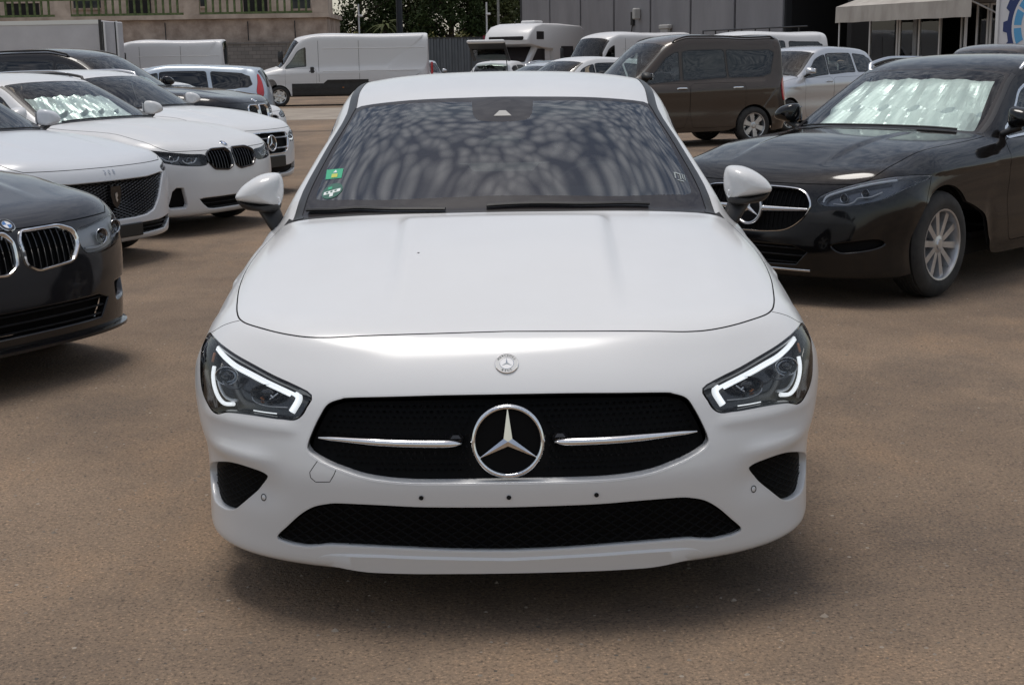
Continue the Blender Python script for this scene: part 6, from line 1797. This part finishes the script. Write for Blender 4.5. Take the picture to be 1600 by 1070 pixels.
# silver hatch, and cars beyond
build_car('parked_car', 'silver hatchback with dark side windows between the brown carrier and the black estate', 'car', (4.45, 24.2), (-.75, -.66), 'silver', .89,
    [0, .88, 1.12, 1.9, 2.45, 3.5, 4.3], [.18, .38, .50, .70, .88, 1.14, 1.60, 1.70], rails=None, **COMMON)
build_car('parked_car', 'taupe SUV whose roof shows above the black estate', 'car', (7.3, 20.3), (-.66, -.75), 'brown', .92,
    [0, .9, 1.4, 2.15, 2.7, 3.7, 4.6], [.22, .44, .58, .8, .98, 1.14, 1.55, 1.66], wheel_r=.36, **COMMON)
build_car('parked_car', 'white saloon showing windscreen and roof left of the brown carrier', 'car', (-.35, 26.5), (-.80, -.60), 'white2', .91,
    [0, .88, 1.3, 2.1, 2.65, 3.6, 4.6], [.17, .34, .45, .64, .80, 1.02, 1.47, 1.56], **COMMON)
build_car('parked_car', 'dusty silver estate parked behind the roof of the white saloon', 'car', (-.9, 30.0), (-.80, -.60), 'silver', .91,
    [0, .88, 1.3, 2.1, 2.65, 3.6, 4.6], [.17, .34, .45, .64, .80, 1.02, 1.36, 1.45], rails='satin', **COMMON)
build_car('parked_car', 'dark estate with silver roof edge parked far behind the white roof', 'car', (-.7, 35.5), (-.80, -.60), 'gunmetal', .91,
    [0, .88, 1.3, 2.1, 2.65, 3.6, 4.6], [.17, .34, .45, .64, .80, 1.02, 1.40, 1.5], rails='satin', **COMMON)
build_car('parked_car', 'grey hatchback facing the metal fence beside the long white van', 'car', (-3.0, 52.0), (.15, -.99), 'silver', .90,
    [0, .85, 1.15, 1.9, 2.45, 3.4, 4.2], [.17, .34, .45, .64, .82, 1.08, 1.48, 1.58], **COMMON)
build_car('parked_car', 'white hatchback half hidden behind the tail of the long van', 'car', (-4.6, 53.5), (.15, -.99), 'white2', .90,
    [0, .85, 1.15, 1.9, 2.45, 3.4, 4.2], [.17, .34, .45, .64, .82, 1.06, 1.42, 1.5], **COMMON)
build_car('parked_car', 'white car roof showing between the ice blue estate and the long van', 'car', (-8.6, 41.0), (.80, -.60), 'white2', .90,
    [0, .85, 1.2, 1.95, 2.5, 3.5, 4.4], [.17, .34, .45, .64, .80, 1.02, 1.40, 1.5], **COMMON)
# ------------------------------------------------------------------ vans and lorries
CLAD = [('lower_cladding', [(1.47, .34), (1.47, .80), (2.6, .80), (2.75, .92), (4.22, .92), (4.22, .34)], 'blackplastic'), ('lower_cladding', [(5.14, .34), (5.14, .92), (6.35, .92), (6.35, .34)], 'blackplastic')]
def van_extra(root, sh):
    # pressed panel lines on the flank, rear lamps, side marker
    for sg in (1, -1):
        for z in (1.22, 2.02):
            pts = [sh.ev(sh.side([(y, z)]), .002)[0][0] for y in np.linspace(2.6, 6.3, 12)]
            m = MB(); m.tube([tuple(p*[sg, 1, 1]) for p in pts], .012, 6); m.build('flank_swage', M['vanwhite'], root, angle=R(60))
        for y in (2.45, 3.9):
            pts = [sh.ev(sh.side([(y, z)]), .001)[0][0] for z in np.linspace(.85, 2.3, 12)]
            m = MB(); m.tube([tuple(p*[sg, 1, 1]) for p in pts], .006, 5); m.build('door_joint', M['trim_black'], root)
        pts = [sh.ev(sh.side([(3.3, z)]), .004)[0][0] for z in (.62, .66)]
        m = MB(); m.tube([tuple(p*[sg, 1, 1]) for p in pts], .03, 8); m.build('side_marker', M['amber'], root)
        m = MB(); m.box((sg*.93-.05, 6.50, .95), (sg*.93+.03, 6.585, 1.5), 0, None, .02); m.build('tail_lamp', M['red_lens'], root)
        m = MB(); x0 = sg*1.02
        m.box((x0-.06 if sg < 0 else x0, 1.05, 1.55), (x0 if sg < 0 else x0+.06, 1.2, 1.95), 0, None, .03); m.tube([(sg*.9, 1.2, 1.5), (sg*1.03, 1.12, 1.6)], .03, 6); m.build('door_mirror', M['blackplastic'], root, angle=R(50))
        m = MB(); q = sh.ev(sh.side([(2.22, 1.27)]), .02)[0][0]; m.box((sg*q[0]-.02, 2.15, 1.15), (sg*q[0]+.02, 2.28, 1.38), 0, None, .02); m.build('door_handle', M['blackplastic'], root)
build_car('van', 'long white panel van with black lower cladding in front of the metal fence', 'van', (-9.15, 47.5), (-.985, -.17), 'vanwhite', 1.0,
    [0, .75, .95, 1.62, 2.4, 4.68, 6.6], [.3, .6, .8, 1.0, 1.15, 1.42, 2.36, 2.56], wheel_r=.36, ya=(1.02, 4.68), roof_w=1.34, lean=.12, mirrors=False, du=.05, spokes=6, rims='satin', handle_mat='blackplastic',
    side_glass=[[(15.35, 5.62), (15.15, 5.95), (17.9, 5.95), (17.9, 5.3), (16.75, 5.3)]], doors=[(1.25, 2.35)], holes=VANH, lamps=[VANL], bands=CLAD, extra=van_extra, cabin_on=False)
def van_extra2(root, sh):
    for sg in (1, -1):
        for y in (2.4, 3.9):
            pts = [sh.ev(sh.side([(y, z)]), .001)[0][0] for z in np.linspace(.85, 2.2, 12)]
            m = MB(); m.tube([tuple(p*[sg, 1, 1]) for p in pts], .006, 5); m.build('door_joint', M['trim_black'], root)
        pts = [sh.ev(sh.side([(y, 1.85)]), .002)[0][0] for y in np.linspace(2.3, 5.3, 10)]
        m = MB(); m.tube([tuple(p*[sg, 1, 1]) for p in pts], .01, 6); m.build('flank_swage', M['vanwhite'], root, angle=R(60))
        m = MB(); x0 = sg*1.02
        m.box((x0-.06 if sg < 0 else x0, 1.05, 1.5), (x0 if sg < 0 else x0+.06, 1.2, 1.9), 0, None, .03); m.tube([(sg*.9, 1.2, 1.5), (sg*1.03, 1.12, 1.6)], .03, 6); m.build('door_mirror', M['blackplastic'], root, angle=R(50))
build_car('van', 'white panel van with blank sides behind the ice blue estate', 'van', (-15.9, 49.5), (-.995, -.08), 'vanwhite', .98,
    [0, .75, .95, 1.6, 2.2, 4.2, 5.6], [.3, .6, .8, 1.0, 1.15, 1.40, 2.28, 2.46], wheel_r=.34, ya=(1.0, 4.2), roof_w=1.32, lean=.12, mirrors=False, du=.06, spokes=6,
    side_glass=[[(15.35, 5.62), (15.15, 5.95), (17.9, 5.95), (17.9, 5.3), (16.75, 5.3)]], doors=[(1.25, 2.3)], holes=VANH, lamps=[VANL], extra=van_extra2, cabin_on=False)
build_car('van', 'white high-roofed van nose-on beside the motorhome', 'van', (1.85, 44.5), (-.80, -.60), 'vanwhite', .98,
    [0, .75, .95, 1.6, 2.2, 4.2, 5.9], [.3, .6, .8, 1.0, 1.15, 1.40, 2.22, 2.42], wheel_r=.34, ya=(1.0, 4.2), roof_w=1.3, lean=.12, mirrors=False, du=.06, spokes=6,
    side_glass=[[(15.35, 5.62), (15.15, 5.95), (17.9, 5.95), (17.9, 5.3), (16.75, 5.3)]], doors=[(1.25, 2.3)], holes=VANH, lamps=[VANL], extra=van_extra2)
# white hatchback, rear towards us, tailgate up
def ext(root, sh):
    mt = Matrix.Translation((0, 3.75, 1.50)) @ Matrix.Rotation(R(38), 4, 'X')
    m = MB(); m.box((-.62, .62, -.02), (.62, .98, .05), 0, mt, .02); m.box((-.62, 0, -.02), (-.53, .62, .04), 0, mt); m.box((.53, 0, -.02), (.62, .62, .04), 0, mt); t = m.build('raised_tailgate', M['trim_black'], root)
    m = MB(); m.box((-.53, .02, .0), (.53, .62, .012), 0, mt); m.build('tailgate_glass', M['glass'], t)
    m = MB(); m.box((-.63, .90, -.03), (.63, 1.02, .06), 0, mt, .03); m.build('tailgate_spoiler', M['vanwhite'], t)
    for sg in (1, -1):
        m = MB(); m.tube([(sg*.6, 4.0, 1.0), (sg*.58, 4.2, 1.75)], .014, 6); m.build('gas_strut', M['blackplastic'], t)
build_car('parked_car', 'white hatchback with its tailgate raised in front of the motorhome', 'car', (.62, 46.0), (.25, .97), 'vanwhite', .90,
    [0, .85, 1.15, 1.9, 2.45, 3.4, 4.2], [.17, .34, .45, .64, .82, 1.06, 1.42, 1.5], lamps=[], du=.06, extra=ext)
# motorhome with overcab
def motorhome():
    root = empty('motorhome', (.35, 57.0, 0), math.atan2(-.5, .86), 'white motorhome with bulging overcab and dark front strip', 'motorhome')
    m = MB()
    prof = [(-.25, 2.18), (-.32, 2.35), (-.18, 2.62), (.25, 2.92), (.9, 3.05), (2.5, 3.06), (4.6, 2.98), (4.9, 2.85), (4.95, .5), (2.0, .42), (1.9, 1.9), (.8, 2.02)]
    W = 1.12; v = []; f = []; n = len(prof)
    secs = [(-W, .10), (-W+.04, .03), (-W+.12, 0), (0, -.02), (W-.12, 0), (W-.04, .03), (W, .10)]
    c = np.mean(prof, 0)
    for x, ins in secs:
        for p in prof:
            d = np.array(p)-c; d = d/np.linalg.norm(d)
            v.append((x, p[0]-d[0]*ins, p[1]-d[1]*ins))
    for k in range(len(secs)-1):
        for i in range(n): f.append((k*n+i, k*n+(i+1) % n, (k+1)*n+(i+1) % n, (k+1)*n+i))
    f.append(tuple(reversed(range(n)))); f.append(tuple(range((len(secs)-1)*n, len(secs)*n)))
    m.add(v, f); m.build('coach_body', M['vanwhite'], root, angle=R(40))
    m = MB(); m.box((-.85, -.345, 2.33), (.85, -.25, 2.5), 0, None, .03); m.build('overcab_window', M['frit'], root)
    m = MB(); m.prism([(-.95, 2.2), (-.95, 2.9), (-.9, 2.95)], 0, -.01, .01)
    for sg in (1, -1):
        m = MB(); m.box((sg*1.10-.03, .35, 2.35), (sg*1.10+.03, 1.05, 2.72), 0, None, .08); w = m.build('overcab_side_window', M['frit'], root)
        m = MB(); m.box((sg*1.10-.035, 2.6, 1.5), (sg*1.10+.035, 3.8, 2.1), 0, None, .08); m.build('side_window', M['frit'], root)
    # cab
    cabp = [(-1.15, .45), (-1.2, .95), (-1.0, 1.18), (-.25, 1.38), (.62, 2.12), (1.9, 2.05), (1.9, .45)]
    m = MB(); m.prism(cabp, 0, -.97, .97); o = m.build('cab', M['vanwhite'], root)
    b = o.modifiers.new('bevel', 'BEVEL'); b.width = .08; b.segments = 3
    m = MB(); m.add([(-.85, -.225, 1.43), (.85, -.225, 1.43), (.75, .56, 2.08), (-.75, .56, 2.08)], [(0, 1, 2, 3)]); m.build('windscreen', M['frit'], root)
    for sg in (1, -1):
        m = MB(); m.prism([(.15, 1.42), (1.35, 1.42), (1.35, 1.98), (.72, 1.98)], 0, sg*.975, sg*.985); m.build('cab_window', M['frit'], root)
        m = MB(); m.box((sg*.70-.16, -1.19, .92), (sg*.70+.16, -1.02, 1.15), 0, None, .05); m.build('headlamp', M['reflector'], root)
    m = MB(); m.box((-.55, -1.225, .75), (.55, -1.15, 1.02), 0, None, .03); m.build('grille', M['blackplastic'], root)
    m = MB(); m.tube([(.1, .3, 3.02), (.16, .32, 3.16)], .012, 6); m.build('aerial', M['blackplastic'], root)
    m = MB(); m.box((-.35, 1.6, 3.05), (.35, 2.4, 3.2), 0, None, .05); m.build('roof_vent', M['vanwhite'], root)
    for y in (-.35, 4.3):
        for x in (.87, -.87): wheel(root, x, y, .34, .2, .62, 6)
motorhome()
# box lorry with rear doors folded open
def lorry():
    root = empty('box_lorry', (-13.9, 45.5, 0), R(-4), 'grey box lorry with white rear doors standing open', 'lorry')
    g = add_noise_colour(principled('lorry_panel', (.5, .49, .5), .5), (.44, .43, .44), (.52, .51, .52), .8)
    m = MB(); m.box((-6.4, 0, 1.0), (0, 2.4, 3.08), 0, None, .03); m.build('cargo_box', g, root)
    m = MB(); m.box((-6.42, -.025, 2.96), (0.0, .03, 3.10), 0); m.build('roof_edge_rail', M['satin'], root)
    m = MB(); m.box((-.02, -.04, 1.0), (.06, .06, 3.1)); m.build('corner_post', M['trim_black'], root)
    for k, (x0, tl) in enumerate(((.10, -.1), (.36, .2))):
        mt = Matrix.Translation((x0, .05+.5*k, 0)) @ Matrix.Rotation(R(-68), 4, 'Z')
        m = MB(); m.box((0, -.03, 1.02), (1.1, .03, 3.03), 0, mt, .01); dr = m.build('rear_door', M['white2'], root)
        m = MB(); m.tube([(.95, -.05, 1.05), (.95, -.05, 3.0)], .02, 6, 0, mtx=mt)
        m.box((.9, -.07, 1.7), (1.0, -.03, 1.85), 0, mt); m.box((.9, -.07, 2.6), (1.0, -.03, 2.7), 0, mt); m.build('lock_bar', M['trim_black'], dr)
    m = MB(); m.box((-6.3, .3, .62), (-.1, 2.1, .98)); m.build('chassis', M['seam'], root)
    m = MB(); m.prism([(-8.3, .5), (-8.3, 1.5), (-7.9, 2.35), (-6.5, 2.45), (-6.5, .5)], 1, .1, 2.3); c = m.build('cab', M['white2'], root)
    m = MB(); m.prism([(-8.0, 1.5), (-7.72, 2.15), (-6.9, 2.15), (-6.9, 1.5)], 1, .06, .1); m.build('cab_window', M['frit'], root)
    for x in (-7.4, -1.4):
        for y in (.25, 2.15):
            mt = Matrix.Translation((x, y, .42)) @ Matrix.Rotation(R(90), 4, 'X')
            m = MB(); m.lathe([(.2, -.12), (.40, -.12), (.42, -.08), (.42, .08), (.40, .12), (.2, .12), (0, .06)], 28, 0, mt); m.build('wheel', M['rubber'], root, angle=R(35))
lorry()
